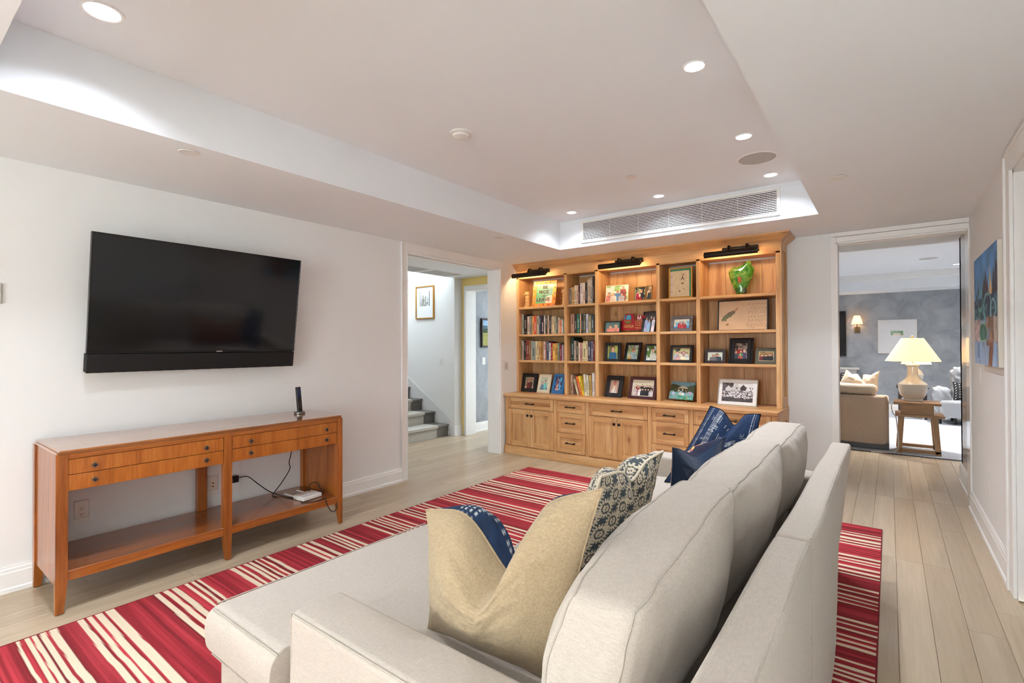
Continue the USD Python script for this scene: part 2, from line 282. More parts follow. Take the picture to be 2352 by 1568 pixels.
# door on the right wall, casing and leaf
struct('trim_6', cat([box(XR - .018, XR, RD1 - .005, RD1 + .1, 0, RDZ + .1, .003), box(XR - .028, XR, RD1 + .1, RD1 + .125, 0, RDZ + .125, .004), box(XR - .018, XR, RD0 - .1, RD0 + .005, 0, RDZ + .1, .003), box(XR - .018, XR, RD0, RD1, RDZ, RDZ + .1, .003), box(XR - .028, XR, RD0 - .12, RD1 + .12, RDZ + .1, RDZ + .122, .004), box(XR, XR + .14, RD1 - .018, RD1, 0, RDZ), box(XR, XR + .14, RD0, RD0 + .018, 0, RDZ), box(XR, XR + .14, RD0, RD1, RDZ - .018, RDZ)]), M['trim'])
dr = struct('door_1', cat([box(XR + .06, XR + .1, RD0 + .02, RD1 - .02, .01, RDZ - .02, .002)] + [box(XR + .048, XR + .064, a, b, c, d, .004) for a, b, c, d in ((RD0 + .03, RD0 + .14, .02, RDZ - .03), (RD1 - .14, RD1 - .03, .02, RDZ - .03), (RD0 + .1, RD1 - .1, .02, .24), (RD0 + .1, RD1 - .1, 1.0, 1.14), (RD0 + .1, RD1 - .1, RDZ - .16, RDZ - .03))]), M['trim'])
obj('door_handle', cat([cyl((XR + .05, RD0 + .09, 1.0), (XR + .0, RD0 + .09, 1.0), .012), cyl((XR + .005, RD0 + .09, 1.0), (XR + .005, RD0 + .21, 1.0), .01)]), M['bronze'], dr, smooth=40)

# ================================================================ STAIR HALL
SY, GX, HZ, YD = 5.62, -5.37, 2.46, 5.785
struct('wall_hall_back', cat([box(-8.2, GX - .16, SY, SY + .15, 0, 4.2), box(GX - .16, GX - .01, SY, YD + .02, 0, 4.2)]), paint('hall_wall_paint', (238, 237, 234), .75))
struct('wall_hall_left', box(-8.35, -8.2, 2.05, SY + .15, 0, 4.2), M['wall'])
struct('wall_hall_front', box(-8.2, XL - .19, 2.05, 2.2, 0, 4.2), M['wall'])
yel = paint('yellow_wall_paint', (252, 224, 142), .7)
struct('wall_hall_right', cat([box(GX - .01, GX + .085, YD, YD + .12, 0, HZ), box(GX + .085, -3.6, YD, YD + .12, 2.27, HZ)]), yel)
struct('trim_7', cat([box(GX + .045, GX + .085, YD - .018, YD, 0, 2.335, .003), box(GX + .085, -4.3, YD - .018, YD, 2.27, 2.335, .003), box(GX + .078, GX + .092, YD - .02, YD + .22, 0, 2.28), box(GX + .085, -4.3, YD, YD + .22, 2.262, 2.274)]), M['trim'])
plaster = material('grey_plaster', {'tc': ('texture_coordinate', {}), 'n': ('noise_texture', {'scale': 3.2, 'detail': 6., 'roughness': .6, 'distortion': .8}), 'r': ('rgb_ramp', {'ramp': [(.3, tuple(lin((134, 140, 146)))), (.7, tuple(lin((168, 173, 178))))]}), 'p': ('principled_bsdf', {'roughness': .42})}, [('tc.object', 'n.vector'), ('n.fac', 'r.fac'), ('r.color', 'p.base_color')])
struct('wall_grey_room', cat([box(GX - .1, GX, YD + .12, 9.0, 0, HZ)]), plaster)
struct('wall_grey_end', box(GX - .1, XL - .19, 9.0, 9.1, 0, HZ), plaster)
struct('baseboard_grey', prism([(GX + d, z) for d, z in base_profile(.15)], YD + .23, 9., 'xzy'), M['trim'])
struct('ceiling_hall', cat([box(-5.42, XL - .19, 2.2, SY + .02, HZ, HZ + .25), box(-5.42, XL - .19, SY + .02, YD, HZ, HZ + .25), box(-8.2, -5.42, 2.2, 4.3, HZ, HZ + .25), box(-8.35, XL, 2.05, YD, 4.2, 4.3), box(GX - .1, XL, YD + .12, 9.1, HZ, HZ + .1)]), M['ceil'])
# sloped skirting up the stair and the little return
sk = [(-5.42, 0), (-5.42, .245), (-5.455, .262), (-7.9, 1.81), (-7.9, 0)]
struct('trim_8', cat([prism(sk, SY - .018, SY, 'xzy'), prism([(-5.42, .225), (-5.455, .262), (-7.9, 1.81), (-7.9, 1.785), (-5.46, .235)], SY - .028, SY, 'xzy')]), M['trim'])
struct('baseboard_hall', cat([prism([(GX - .01 + d, z) for d, z in base_profile(.16)], SY, YD, 'xzy'), box(-5.42, GX - .01 + .02, SY - .024, SY, 0, .16, .004)]), M['trim'])
st = T('staircase', 'grey painted staircase with ribbed carpet runner rising to the left in the hall', 'staircase', (-5.5, 5.0, 0))
grey = paint('grey_stair_paint', (120, 116, 110), .45)
def runner_mat():
    return material('ribbed_runner', {'tc': ('texture_coordinate', {}), 's': ('separate_xyz', {}), 'n': ('noise_texture', {'scale': 160., 'detail': 2.}), 'r': ('rgb_ramp', {'ramp': [(.3, tuple(lin((176, 170, 158)))), (.7, tuple(lin((222, 218, 208))))]}), 'b': ('bump', {'strength': .5, 'distance': .003}), 'p': ('principled_bsdf', {'roughness': .95})}, [('tc.object', 'n.vector'), ('n.fac', 'r.fac'), ('r.color', 'p.base_color'), ('n.fac', 'b.height'), ('b.normal', 'p.normal')])
RUN = runner_mat()
for i in range(7):
    x, z, R = -5.51 - .295 * i, .18 * i, .18
    obj('riser', box(x - .29, x, 4.35, SY - .02, z, z + R - .03), grey, st)
    obj('tread', box(x - .31, x + .03, 4.35, SY - .02, z + R - .032, z + R, .008), grey, st)
    rib = [box(x, x + .009, 4.6, 5.36, z + .012 + k * .022, z + .027 + k * .022, .003) for k in range(6)]
    obj('runner', cat([box(x, x + .005, 4.6, 5.36, z, z + R - .03), box(x - .3, x + .04, 4.6, 5.36, z + R - .002, z + R + .008, .004), box(x + .028, x + .042, 4.6, 5.36, z + R - .036, z + R + .006, .005)] + rib), RUN, st)
# ================================================================ FAR ROOM
FY = 13.1
struct('wall_far', box(-3.2, 4.2, FY, FY + .1, 0, 3), plaster)
struct('wall_far_left', box(-3.3, -3.2, YB + .15, FY, 0, 3), plaster)
struct('wall_far_side', cat([box(XR + .03, XR + .13, YB + .15, 6.85, 0, ZC)]), material('polished_plaster', {'tc': ('texture_coordinate', {}), 'n': ('noise_texture', {'scale': 9., 'detail': 5.}), 'r': ('rgb_ramp', {'ramp': [(.3, tuple(lin((140, 136, 130)))), (.7, tuple(lin((172, 166, 158))))]}), 'p': ('principled_bsdf', {'roughness': .16})}, [('tc.object', 'n.vector'), ('n.fac', 'r.fac'), ('r.color', 'p.base_color')]))
struct('wall_far_right', box(4.2, 4.3, 6.85, FY, 0, 3), plaster); struct('wall_far_near', box(XR + .03, 4.2, 6.75, 6.85, 0, ZC), plaster)
struct('baseboard_far_side', prism([(XR + .03 - d, z) for d, z in base_profile(.19)], YB + .165, 6.87, 'xzy'), M['trim'])
struct('baseboard_far', prism([(FY - d, z) for d, z in base_profile(.15)], -3.2, 4.2, 'yzx'), M['trim'])
struct('ceiling_far', cat([box(-3.2, 4.2, YB + .15, 7.03, ZC, ZT + .1), box(-3.2, 4.2, 12.3, FY, ZC, ZT + .1), box(-3.2, -2.2, 7.0, 12.4, ZC, ZT + .1), box(3.2, 4.2, 7.0, 12.4, ZC, ZT + .1), box(-3.2, 4.2, 7.0, 12.4, ZT, ZT + .1)]), M['ceil'])
struct('trim_9', box(-2.2, 3.2, 12.22, 12.31, ZT - .13, ZT), M['trim'])
cpt = material('pale_blue_pile', {'tc': ('texture_coordinate', {}), 'm': ('mapping', {'scale': (6., 40., 1.)}), 'n': ('noise_texture', {'scale': 2.5, 'detail': 5., 'roughness': .7}), 'r': ('rgb_ramp', {'ramp': [(.3, tuple(lin((178, 186, 200)))), (.65, tuple(lin((222, 224, 228))))]}), 'b': ('bump', {'strength': .5, 'distance': .004}), 'p': ('principled_bsdf', {'roughness': .95})}, [('tc.object', 'm.vector'), ('m.vector', 'n.vector'), ('n.fac', 'r.fac'), ('r.color', 'p.base_color'), ('n.fac', 'b.height'), ('b.normal', 'p.normal')])
ca = T('carpet', 'pale blue-grey pile carpet covering the floor of the far room', 'carpet', (0, 10, 0))
obj('pile', box(-3.2, 4.2, 8.02, FY, -.05, .008), cpt, ca)
obj('edge_strip', box(-3.2, 4.2, 7.995, 8.03, -.01, .006, .002), paint('carpet_binding', (60, 58, 60), .7), ca)
struct('floor_far_rest', cat([box(-3.2, -.5, YB + .15, 8.0, -.05, -.001), box(1.1, 4.2, 6.85, 8.0, -.05, -.001)]), FL[1])

# ================================================================ BOOKCASE
HF, HB, BF = 5.42, 5.745, 5.14                  # hutch front, back panel, base front
COLS = [(-3.995, -3.28), (-3.24, -2.845), (-2.80, -2.08), (-2.04, -1.64), (-1.60, -.88)]
DIV = [(-4.028, -3.995), (-3.28, -3.24), (-2.845, -2.80), (-2.08, -2.04), (-1.64, -1.60), (-.88, -.84)]
CT, S3, S2, S1, RT, CB = .777, 1.205, 1.55, 1.915, 2.295, 2.41
bc = T('bookcase', 'wall-wide honey oak built-in bookcase with cupboards, drawers and crown moulding', 'bookcase', (-2.42, BF, 0))
OX, OY_, OZm = M['oak_x'], M['oak_y'], M['oak_z']
for i, (a, b) in enumerate(DIV):
    obj('upright', box(a, b, HF, HB, CT, RT + .02, .002), OZm, bc)
for sz in (S1, S2, S3):
    for a, b in COLS: obj('shelf', box(a - .001, b + .001, HF + .004, HB, sz - .029, sz, .004), OX, bc)
n = 0
for a, b in COLS:
    k = max(2, round((b - a) / .17)); e = np.linspace(a, b, k + 1)
    for p, q in zip(e[:-1], e[1:]): obj('back_plank', box(p + .0008, q - .0008, HB, HB + .012, CT, RT, .0015), M['oak_knot'], bc)
obj('top_rail', box(-4.028, -.84, HF, HF + .03, RT, CB + .03, .002), M['oak_knot_x'], bc)
obj('hutch_top', box(-4.028, -.84, HF + .03, HB + .012, RT + .02, RT + .045), OX, bc)
pr = [(0, CB - .006), (.012, CB - .006), (.016, CB + .006), (.03, CB + .018), (.078, CB + .058), (.088, CB + .066), (.09, ZC - .001), (0, ZC - .001)]
V = []
for d, z in pr: V += [(-4.028, HF - d, z), (-.84 + d, HF - d, z), (-.84 + d, YB - .004, z)]
Fq = []
for i in range(len(pr)):
    j = (i + 1) % len(pr)
    for s in range(2): Fq.append([i * 3 + s, j * 3 + s, j * 3 + s + 1, i * 3 + s + 1])
obj('crown_moulding', (np.array(V), np.array(Fq)[:, ::-1]), M['oak_knot_x'], bc, smooth=25)
# framed right end of the hutch
obj('end_frame', cat([box(-.84, -.828, HF, HF + .07, CT, CB, .002), box(-.84, -.828, HB - .07, YB - .004, CT, CB, .002), box(-.84, -.828, HF + .07, HB - .07, CT, CT + .1, .002), box(-.84, -.828, HF + .07, HB - .07, CB - .08, CB, .002)]), OZm, bc)
obj('countertop', box(-4.028, -.818, BF - .022, YB - .004, CT - .034, CT, .004), M['oak_knot_x'], bc)
# base carcass and face frame
DCOL = [(-3.961, -3.265), (-3.217, -2.829), (-2.781, -2.073), (-2.029, -1.636), (-1.591, -.877)]
DZ0, DZ1, DZ2, DZ3 = .118, .353, .592, .736
obj('base_carcass', box(-4.026, -.84, BF + .028, YB - .004, .0, CT - .034), OZm, bc)
xs = [-4.0] + [v for c in DCOL for v in c] + [-.832]
for i in range(0, len(xs), 2): obj('face_stile', box(xs[i] + .0012, xs[i + 1] - .0012, BF, BF + .03, .1, CT - .034, .0015), OZm, bc)
obj('face_rail', box(-4.0, -.832, BF + .0005, BF + .03, DZ3 + .0012, CT - .034), OX, bc)
obj('plinth', cat([box(-4.02, -.822, BF - .014, BF + .03, 0, .092, .003), box(-4.018, -.826, BF - .008, BF + .03, .088, .106, .004)]), M['oak_knot_x'], bc)
obj('base_end_frame', cat([box(-.84, -.826, BF + .002, BF + .09, 0, CT - .034, .002), box(-.84, -.826, YB - .09, YB - .004, 0, CT - .034, .002), box(-.84, -.826, BF + .09, YB - .09, 0, .12, .002), box(-.84, -.826, BF + .09, YB - .09, CT - .13, CT - .034, .002)]), OZm, bc)
def shaker(name, x0, x1, z0, z1, w, panel):
    g = .002; x0 += g; x1 -= g; z0 += g; z1 -= g
    p = obj(name, box(x0 + .001, x1 - .001, BF + .011, BF + .02, z0 + .001, z1 - .001), panel, bc)
    for a, b in ((x0, x0 + w), (x1 - w, x1)): obj('stile', box(a, b, BF, BF + .022, z0, z1, .0012), OZm, p)
    for a, b in ((z1 - w, z1), (z0, z0 + w)): obj('rail', box(x0 + w, x1 - w, BF, BF + .022, a, b, .0012), OX, p)
    return p
def pull(p, x, z, L=.125):
    obj('handle', cat([cyl((x - L / 2, BF - .03, z), (x + L / 2, BF - .03, z), .0055, 10)] + [box(x + s * (L / 2 - .012) - .008, x + s * (L / 2 - .012) + .008, BF - .034, BF + .001, z - .008, z + .008, .002) for s in (-1, 1)]), M['bronze'], p)
def knob(p, x, z):
    v, f = lathe([(0, 0), (.006, 0), (.006, .012), (.0155, .018), (.0165, .024), (.012, .03), (0, .031)], n=20)
    obj('knob', (np.c_[v[:, 0] + x, BF - v[:, 2], v[:, 1] + z], f), M['bronze'], p, smooth=40)
for i, (a, b) in enumerate(DCOL):
    if i in (1, 3):
        for z0, z1 in ((DZ2, DZ3), (DZ1, DZ2), (DZ0, DZ1)):
            p = shaker('drawer', a, b, z0, z1, .05 if z0 < DZ2 else .042, M['oak_knot_x']); pull(p, (a + b) / 2, (z0 + z1) / 2)
    else:
        p = shaker('drawer', a, b, DZ2, DZ3, .046, M['oak_knot_x']); pull(p, (a + b) / 2, (DZ2 + DZ3) / 2)
        m = (a + b) / 2
        for s, (x0, x1) in enumerate(((a, m), (m, b))):
            d = shaker('door', x0, x1, DZ0, DZ2 - .004, .06, M['oak_knot']); knob(d, m + (-.03 if s == 0 else .03), DZ2 - .075)
# ---------------------------------------------------------------- picture lights on the crown rail
warm = glow('picture_lamp', (255, 214, 160), PICTURE_LIGHT)
def picture_light(x0, x1, where):
    t = T('picture_light', f'dark bronze picture light over the {where} bay of the bookcase', 'picture light', ((x0 + x1) / 2, 5.41, 2.31), group='picture lights on the bookcase')
    y, z, r = 5.285, 2.318, .034
    a = np.linspace(-1.0, 2.8, 17)
    o = np.c_[y - r * np.cos(a), z + r * np.sin(a)]; inn = np.c_[y - (r - .003) * np.cos(a), z + (r - .003) * np.sin(a)][::-1]
    obj('shade', prism(np.vstack([o, inn]), x0, x1, 'yzx'), M['bronze'], t, smooth=35)
    obj('end_cap', cat([prism(o, x - .002, x + .002, 'yzx') for x in (x0, x1)]), M['bronze'], t)
    obj('end_knob', cat([cyl((x0 - .012, y, z), (x0, y, z), .007, 10), cyl((x1, y, z), (x1 + .012, y, z), .007, 10)]), M['bronze'], t)
    m = (x0 + x1) / 2 + .06
    obj('mount_plate', box(m - .17, m + .17, 5.395, 5.419, 2.345, 2.395, .004), M['bronze'], t)
    for dx in (-.085, .085): obj('arm', tube([(m + dx, 5.4, 2.37), (m + dx, 5.36, 2.4), (m + dx, 5.31, 2.395), (m + dx, y, z + r - .002)], .009, 10), M['bronze'], t, smooth=40)
    obj('lamp', tube([(x0 + .03, y + .004, z - .002), ((x0 + x1) / 2, y + .004, z - .002), (x1 - .03, y + .004, z - .002)], .009, 10), warm, t)
picture_light(-3.985, -3.46, 'leftmost'); picture_light(-2.715, -2.205, 'middle'); picture_light(-1.51, -1.01, 'rightmost')

# ---------------------------------------------------------------- books
BOOKS = {
'A': (S1, 'top row, second bay', [(-3.257, -3.23, .203, (150, 125, 110), 'taupe'), (-3.23, -3.2, .216, (120, 115, 110), 'grey'), (-3.2, -3.165, .222, (215, 175, 105), 'tan'), (-3.161, -3.13, .24, (235, 215, 180), 'cream'), (-3.13, -3.101, .238, (225, 190, 165), 'pale pink'), (-3.101, -3.074, .249, (60, 25, 20), 'dark maroon'), (-3.074, -3.037, .263, (235, 225, 215), 'white'), (-3.036, -3.005, .264, (240, 210, 190), 'peach'), (-3.004, -2.973, .264, (40, 45, 45), 'black'), (-2.972, -2.952, .298, (210, 190, 170), 'beige'), (-2.951, -2.933, .301, (225, 205, 165), 'ivory'), (-2.932, -2.903, .314, (190, 185, 175), 'light grey'), (-2.901, -2.882, .333, (70, 60, 50), 'dark brown')]),
'B': (S2, 'upper row, left bay', [(-3.994, -3.978, .29, (190, 130, 120), 'dusty rose'), (-3.976, -3.942, .277, (165, 185, 170), 'sage green'), (-3.941, -3.888, .269, (45, 35, 30), 'thick black'), (-3.886, -3.853, .244, (225, 205, 190), 'off-white'), (-3.852, -3.813, .249, (130, 130, 120), 'grey'), (-3.811, -3.776, .248, (235, 170, 90), 'orange'), (-3.775, -3.735, .25, (220, 90, 62), 'coral red'), (-3.734, -3.693, .243, (180, 180, 150), 'grey-green'), (-3.691, -3.663, .247, (66, 66, 98), 'navy'), (-3.662, -3.624, .245, (45, 35, 30), 'black and white'), (-3.622, -3.599, .249, (230, 215, 205), 'white'), (-3.598, -3.566, .237, (75, 70, 60), 'charcoal'), (-3.564, -3.54, .242, (225, 190, 160), 'peach'), (-3.539, -3.508, .238, (35, 30, 25), 'plain black'), (-3.507, -3.485, .227, (170, 150, 135), 'taupe'), (-3.484, -3.463, .234, (235, 210, 160), 'cream'), (-3.46, -3.436, .222, (190, 190, 150), 'pale green'), (-3.431, -3.401, .205, (110, 105, 100), 'dark grey'), (-3.4, -3.383, .209, (245, 225, 185), 'ivory'), (-3.382, -3.346, .179, (232, 150, 110), 'salmon'), (-3.345, -3.326, .181, (200, 215, 205), 'pale blue')]),
'C': (S2, 'second row, second bay', [(-3.211, -3.161, .246, (180, 140, 115), 'wide tan'), (-3.159, -3.126, .244, (55, 50, 45), 'black'), (-3.124, -3.087, .246, (50, 104, 84), 'green'), (-3.084, -3.062, .247, (225, 175, 135), 'peach'), (-3.061, -3.038, .246, (45, 40, 40), 'dark grey'), (-3.037, -3.006, .246, (90, 95, 70), 'olive'), (-2.995, -2.963, .238, (200, 195, 205), 'pale lilac'), (-2.958, -2.926, .22, (150, 140, 90), 'khaki'), (-2.921, -2.883, .226, (75, 85, 85), 'slate')]),
'D': (S3, 'lower row, left bay', [(-3.993, -3.974, .281, (150, 140, 120), 'grey-beige'), (-3.973, -3.955, .262, (225, 205, 185), 'off-white'), (-3.954, -3.936, .251, (60, 44, 36), 'dark brown'), (-3.935, -3.91, .24, (40, 35, 40), 'black'), (-3.909, -3.862, .269, (135, 55, 36), 'rust red'), (-3.861, -3.834, .27, (145, 95, 50), 'brown'), (-3.833, -3.815, .263, (190, 180, 150), 'pale olive'), (-3.814, -3.76, .253, (150, 165, 160), 'grey-blue'), (-3.758, -3.732, .256, (240, 220, 170), 'cream'), (-3.731, -3.703, .254, (215, 195, 150), 'sand'), (-3.702, -3.67, .254, (225, 175, 110), 'light orange'), (-3.669, -3.633, .252, (190, 135, 70), 'ochre'), (-3.629, -3.6, .252, (230, 210, 195), 'pale pink'), (-3.599, -3.579, .247, (190, 110, 85), 'terracotta'), (-3.578, -3.544, .248, (48, 78, 104), 'blue'), (-3.543, -3.514, .229, (215, 210, 200), 'white'), (-3.513, -3.488, .235, (165, 18, 30), 'bright red'), (-3.487, -3.445, .221, (240, 190, 90), 'wide yellow'), (-3.443, -3.408, .224, (210, 160, 80), 'mustard'), (-3.407, -3.379, .228, (120, 130, 105), 'moss green'), (-3.378, -3.348, .202, (130, 34, 44), 'wine red'), (-3.347, -3.331, .203, (220, 200, 210), 'pale lilac')]),
'E': (S3, 'third row, second bay', [(-3.21, -3.17, .299, (20, 54, 48), 'tall dark green'), (-3.169, -3.139, .254, (185, 165, 145), 'taupe'), (-3.138, -3.105, .254, (85, 70, 40), 'dark olive'), (-3.1, -3.081, .232, (235, 210, 190), 'off-white'), (-3.08, -3.051, .227, (190, 135, 125), 'dusty pink'), (-3.05, -3.037, .226, (225, 195, 165), 'peach'), (-3.036, -2.994, .249, (215, 205, 150), 'wide pale yellow'), (-2.993, -2.971, .248, (225, 195, 150), 'sand'), (-2.97, -2.929, .247, (72, 72, 80), 'dark grey'), (-2.927, -2.898, .249, (100, 96, 114), 'slate purple'), (-2.897, -2.878, .244, (140, 55, 45), 'brick red')]),
'F': (CT, 'counter row, second bay', [(-3.223, -3.19, .255, (185, 155, 135), 'upright grey-beige', 0), (-3.123, -3.103, .206, (236, 220, 180), 'leaning cream', 15.9), (-3.081, -3.054, .243, (226, 100, 44), 'leaning orange', 15.9), (-3.05, -3.018, .25, (240, 206, 60), 'leaning yellow', 15.9), (-3.014, -2.984, .265, (236, 224, 200), 'white printed', 4.6), (-2.977, -2.952, .256, (226, 222, 190), 'pale green', 3.2), (-2.945, -2.919, .257, (200, 165, 90), 'ochre', 2.0), (-2.913, -2.896, .283, (244, 236, 232), 'tall white', .8), (-2.893, -2.878, .285, (240, 232, 234), 'thin white', .5)]),
}
ORD = 'first second third fourth fifth sixth seventh eighth ninth tenth eleventh twelfth thirteenth fourteenth fifteenth sixteenth seventeenth eighteenth nineteenth twentieth twenty-first twenty-second'.split()
paper = paint('book_pages', (226, 214, 188), .9)
rng = random.Random(9)
for key, (z, where, L) in BOOKS.items():
    for i, bk in enumerate(L):
        x0, x1, h, c, nm = bk[:5]; lean = bk[5] if len(bk) > 5 else 0.
        if key == 'F' and lean > 10: h = h / math.cos(math.radians(lean)) * .97
        t = T('book', f'{nm} book, {ORD[i]} from left in the {where} of bookcase', 'book', (x1, 5.47, z), 0, f'books in the {where}')
        w, d = x1 - x0, min(h * .72, .21); tb = .0022; yj = rng.uniform(-.006, .006)
        g = lambda m: mv((lambda v, f: (v + [-w, yj, 0], f))(*arr(m)), ang=math.radians(-lean), axis=(0, 1, 0)) if lean else (lambda v, f: (v + [-w, yj, 0], f))(*arr(m))
        cov = cat([box(0, tb, .002, d, 0, h, .0006), box(w - tb, w, .002, d, 0, h, .0006), box(0, w, -.001, .003, 0, h, .0012)])
        cm = paint('book_cloth_' + key + str(i), c, .55)
        obj('cover', g(cov), cm, t, local=True)
        obj('pages', g(box(tb, w - tb, .002, d - .004, .002, h - .003)), paper, t, local=True)
        lum = sum(c); lc = tuple(int(v * .35) for v in c) if lum > 380 else tuple(int(160 + v * .35) for v in c)
        if nm == 'black and white': lc = (240, 232, 220)
        k = rng.randrange(3); a, b = ((.30, .72), (.55, .86), (.2, .62))[k]
        wd = .30 if key != 'E' or i not in (8, 9) else .4
        strokes = []; zz = h * b
        while zz > h * a:                                                  # title lettering along the spine, too small to read
            s = rng.uniform(.006, .016); strokes.append(box(w * (.5 - wd * rng.uniform(.6, 1) / 1.6), w * (.5 + wd * rng.uniform(.6, 1) / 1.6), -.0016, -.0009, zz - s, zz)); zz -= s + rng.uniform(.003, .006)
        obj('title', g(cat(strokes)), paint(f'book_title_{key}{i}', lc, .5), t, local=True)
        if rng.random() < .6: obj('band', g(cat([box(.0004, w - .0004, -.0015, -.0009, h * q, h * q + .004) for q in ((.06, .93) if k else (.1,))])), paint(f'book_title_{key}{i}', lc, .5), t, local=True)
# ---------------------------------------------------------------- flat prints drawn on fine grids
def noise2(x, y, s, seed): return meshkit.fbm(np.stack([x * s, y * s, np.full_like(x, seed * 3.7)], -1), 3, seed)
def sheet(w, h, fn, px=.0022, y=0.):
    """A print w x h metres, lower edge at z 0, centred in x, facing -y; fn(u 0..1, v 0..1) gives 0..255 colours."""
    nx, nz = max(8, int(w / px)), max(8, int(h / px)); U, Vv = np.meshgrid(np.linspace(0, 1, nx), np.linspace(0, 1, nz), indexing='ij')
    c = lin(np.clip(fn(U, Vv), 0, 255)); v = np.stack([(U - .5) * w, np.full_like(U, y), Vv * h], -1).reshape(-1, 3)
    return (v, grid(nx, nz)), c.reshape(-1, 3)
def fill(c, m, col): c[m] = col
def people_photo(seed, bg, ppl, ground=None):
    """bg: sky/back colours; ppl: (x, head height, scale, shirt, hair, skin)."""
    def fn(u, v):
        n = noise2(u, v, 7, seed)[..., None]; c = np.array(bg[0], float) * (1 - n) + np.array(bg[1], float) * n
        if len(bg) > 2: m = noise2(u, v, 4, seed + 5) > .55; c[m] = np.array(bg[2]) * (.8 + .4 * n[m])
        if ground: m = v < .16 + .05 * np.sin(u * 9); c[m] = np.array(ground) * (.85 + .3 * n[m])
        for x, hy, s, shirt, hair, skin in sorted(ppl, key=lambda p: -p[1]):
            a, b = (u - x) / s, (v - hy) / s
            body = ((a / (1.5 - .25 * np.clip(b + 1.2, -1, 1))) ** 2 < 1) & (b < -.95) | ((a / 1.35) ** 2 + ((b + 1.6) / .8) ** 2 < 1)
            c[body] = np.array(shirt) * (.72 + .5 * n[body])
            c[(a / .78) ** 2 + ((b - .18) / 1.12) ** 2 < 1] = hair
            f = (a / .62) ** 2 + ((b + .08) / .86) ** 2 < 1; c[f] = np.array(skin) * (.9 + .2 * n[f])
            for ex in (-.24, .24): c[((a - ex) / .11) ** 2 + ((b - .05) / .09) ** 2 < 1] = (70, 50, 40)
            c[(a / .26) ** 2 + ((b + .48) / .09) ** 2 < 1] = (190, 90, 85)
        return c
    return fn
SK = (232, 184, 152); SK2 = (205, 150, 118)
def frame(name, label, cat_, loc, yaw, tilt, w, h, border, fmat, fn, mat_c=None, mat_w=0., depth=.018, inner=None, prop=True, group='framed pictures on the bookcase', extra=None, step=0.):
    t = T(name, label, cat_, loc, yaw, group)
    R = lambda m: mv(m, ang=-tilt, axis=(1, 0, 0))
    b = border if isinstance(border, tuple) else (border,) * 4           # left, right, bottom, top
    rails = [box(-w / 2, -w / 2 + b[0], 0, depth, 0, h, .0015), box(w / 2 - b[1], w / 2, 0, depth, 0, h, .0015), box(-w / 2 + b[0], w / 2 - b[1], .0004, depth, 0, b[2], .0015), box(-w / 2 + b[0], w / 2 - b[1], .0004, depth, h - b[3], h, .0015)]
    if step: rails += [box(-w / 2 + step, w / 2 - step, -.006, .0, step, step + .008, .002), box(-w / 2 + step, w / 2 - step, -.006, 0, h - step - .008, h - step, .002), box(-w / 2 + step, -w / 2 + step + .008, -.006, 0, step, h - step, .002), box(w / 2 - step - .008, w / 2 - step, -.006, 0, step, h - step, .002)]
    obj('frame', R(cat(rails)), fmat, t, local=True)
    if inner: e = .0035; obj('inner_edge', R(cat([box(-w / 2 + b[0], w / 2 - b[1], -.001, .004, b[2], b[2] + e), box(-w / 2 + b[0], w / 2 - b[1], -.001, .004, h - b[3] - e, h - b[3]), box(-w / 2 + b[0], -w / 2 + b[0] + e, -.001, .004, b[2], h - b[3]), box(w / 2 - b[1] - e, w / 2 - b[1], -.001, .004, b[2], h - b[3])])), inner, t, local=True)
    iw, ih = w - b[0] - b[1], h - b[2] - b[3]; cx = (b[0] - b[1]) / 2
    if mat_c is not None: obj('mount', R(mv(box(-iw / 2, iw / 2, .005, .008, 0, ih), (cx, 0, b[2]))), paint('mount_%d_%d_%d' % mat_c, mat_c, .8), t, local=True)
    (v, f), c = sheet(iw - 2 * mat_w, ih - 2 * mat_w, fn); v = v + [cx, .0045 if mat_c is not None else .006, b[2] + mat_w]
    obj('picture', R((v, f)), M['print'], t, local=True, color=c)
    obj('backing', R(box(-w / 2 + .004, w / 2 - .004, depth - .005, depth, .003, h - .003)), paint('frame_backing', (58, 48, 40), .8), t, local=True)
    if prop:
        yt = (depth * math.cos(tilt) + .62 * h * math.sin(tilt)); zt = .62 * h * math.cos(tilt)
        obj('easel_leg', (lambda v, f: (v, f))(*tube([(0, yt, zt), (0, yt + .012, zt / 2), (0, min(yt + .03, 5.735 - loc[1]), .002)], .006, 6)), paint('frame_backing', (58, 48, 40), .8), t, local=True)
    if extra: extra(t, R)
    return t
blk = paint('black_lacquer_frame', (22, 22, 24), .25); blkm = paint('black_matt_frame', (26, 26, 28), .55); burg = paint('burgundy_frame', (74, 32, 34), .4); gold = paint('gilt_frame', (190, 140, 62), .35, .6)
silver = paint('silver_frame', (196, 192, 176), .3, .8); crm = paint('cream_frame', (238, 226, 196), .5); grw = wood('grey_wood_frame', ((84, 74, 70), (108, 97, 93), (124, 114, 110)), 'x', 20.); olive = paint('olive_frame', (86, 82, 62), .5); dkb = paint('dark_brown_frame', (46, 30, 28), .5); thin_gold = paint('thin_gilt_edge', (186, 150, 96), .35, .7)
bluef = paint('blue_frame', (52, 118, 178), .4)
frame('framed_photo', 'black stepped frame with a photo of two people, leftmost on the counter', 'picture frame', (-3.875, 5.467, CT), .04, .22, .238, .253, .05, blk, people_photo(1, ((70, 92, 70), (222, 176, 140), (190, 120, 90)), [(.42, .62, .1, (120, 30, 30), (60, 40, 30), SK), (.66, .68, .1, (60, 24, 22), (40, 28, 22), SK2)], (214, 180, 150)), step=.014)
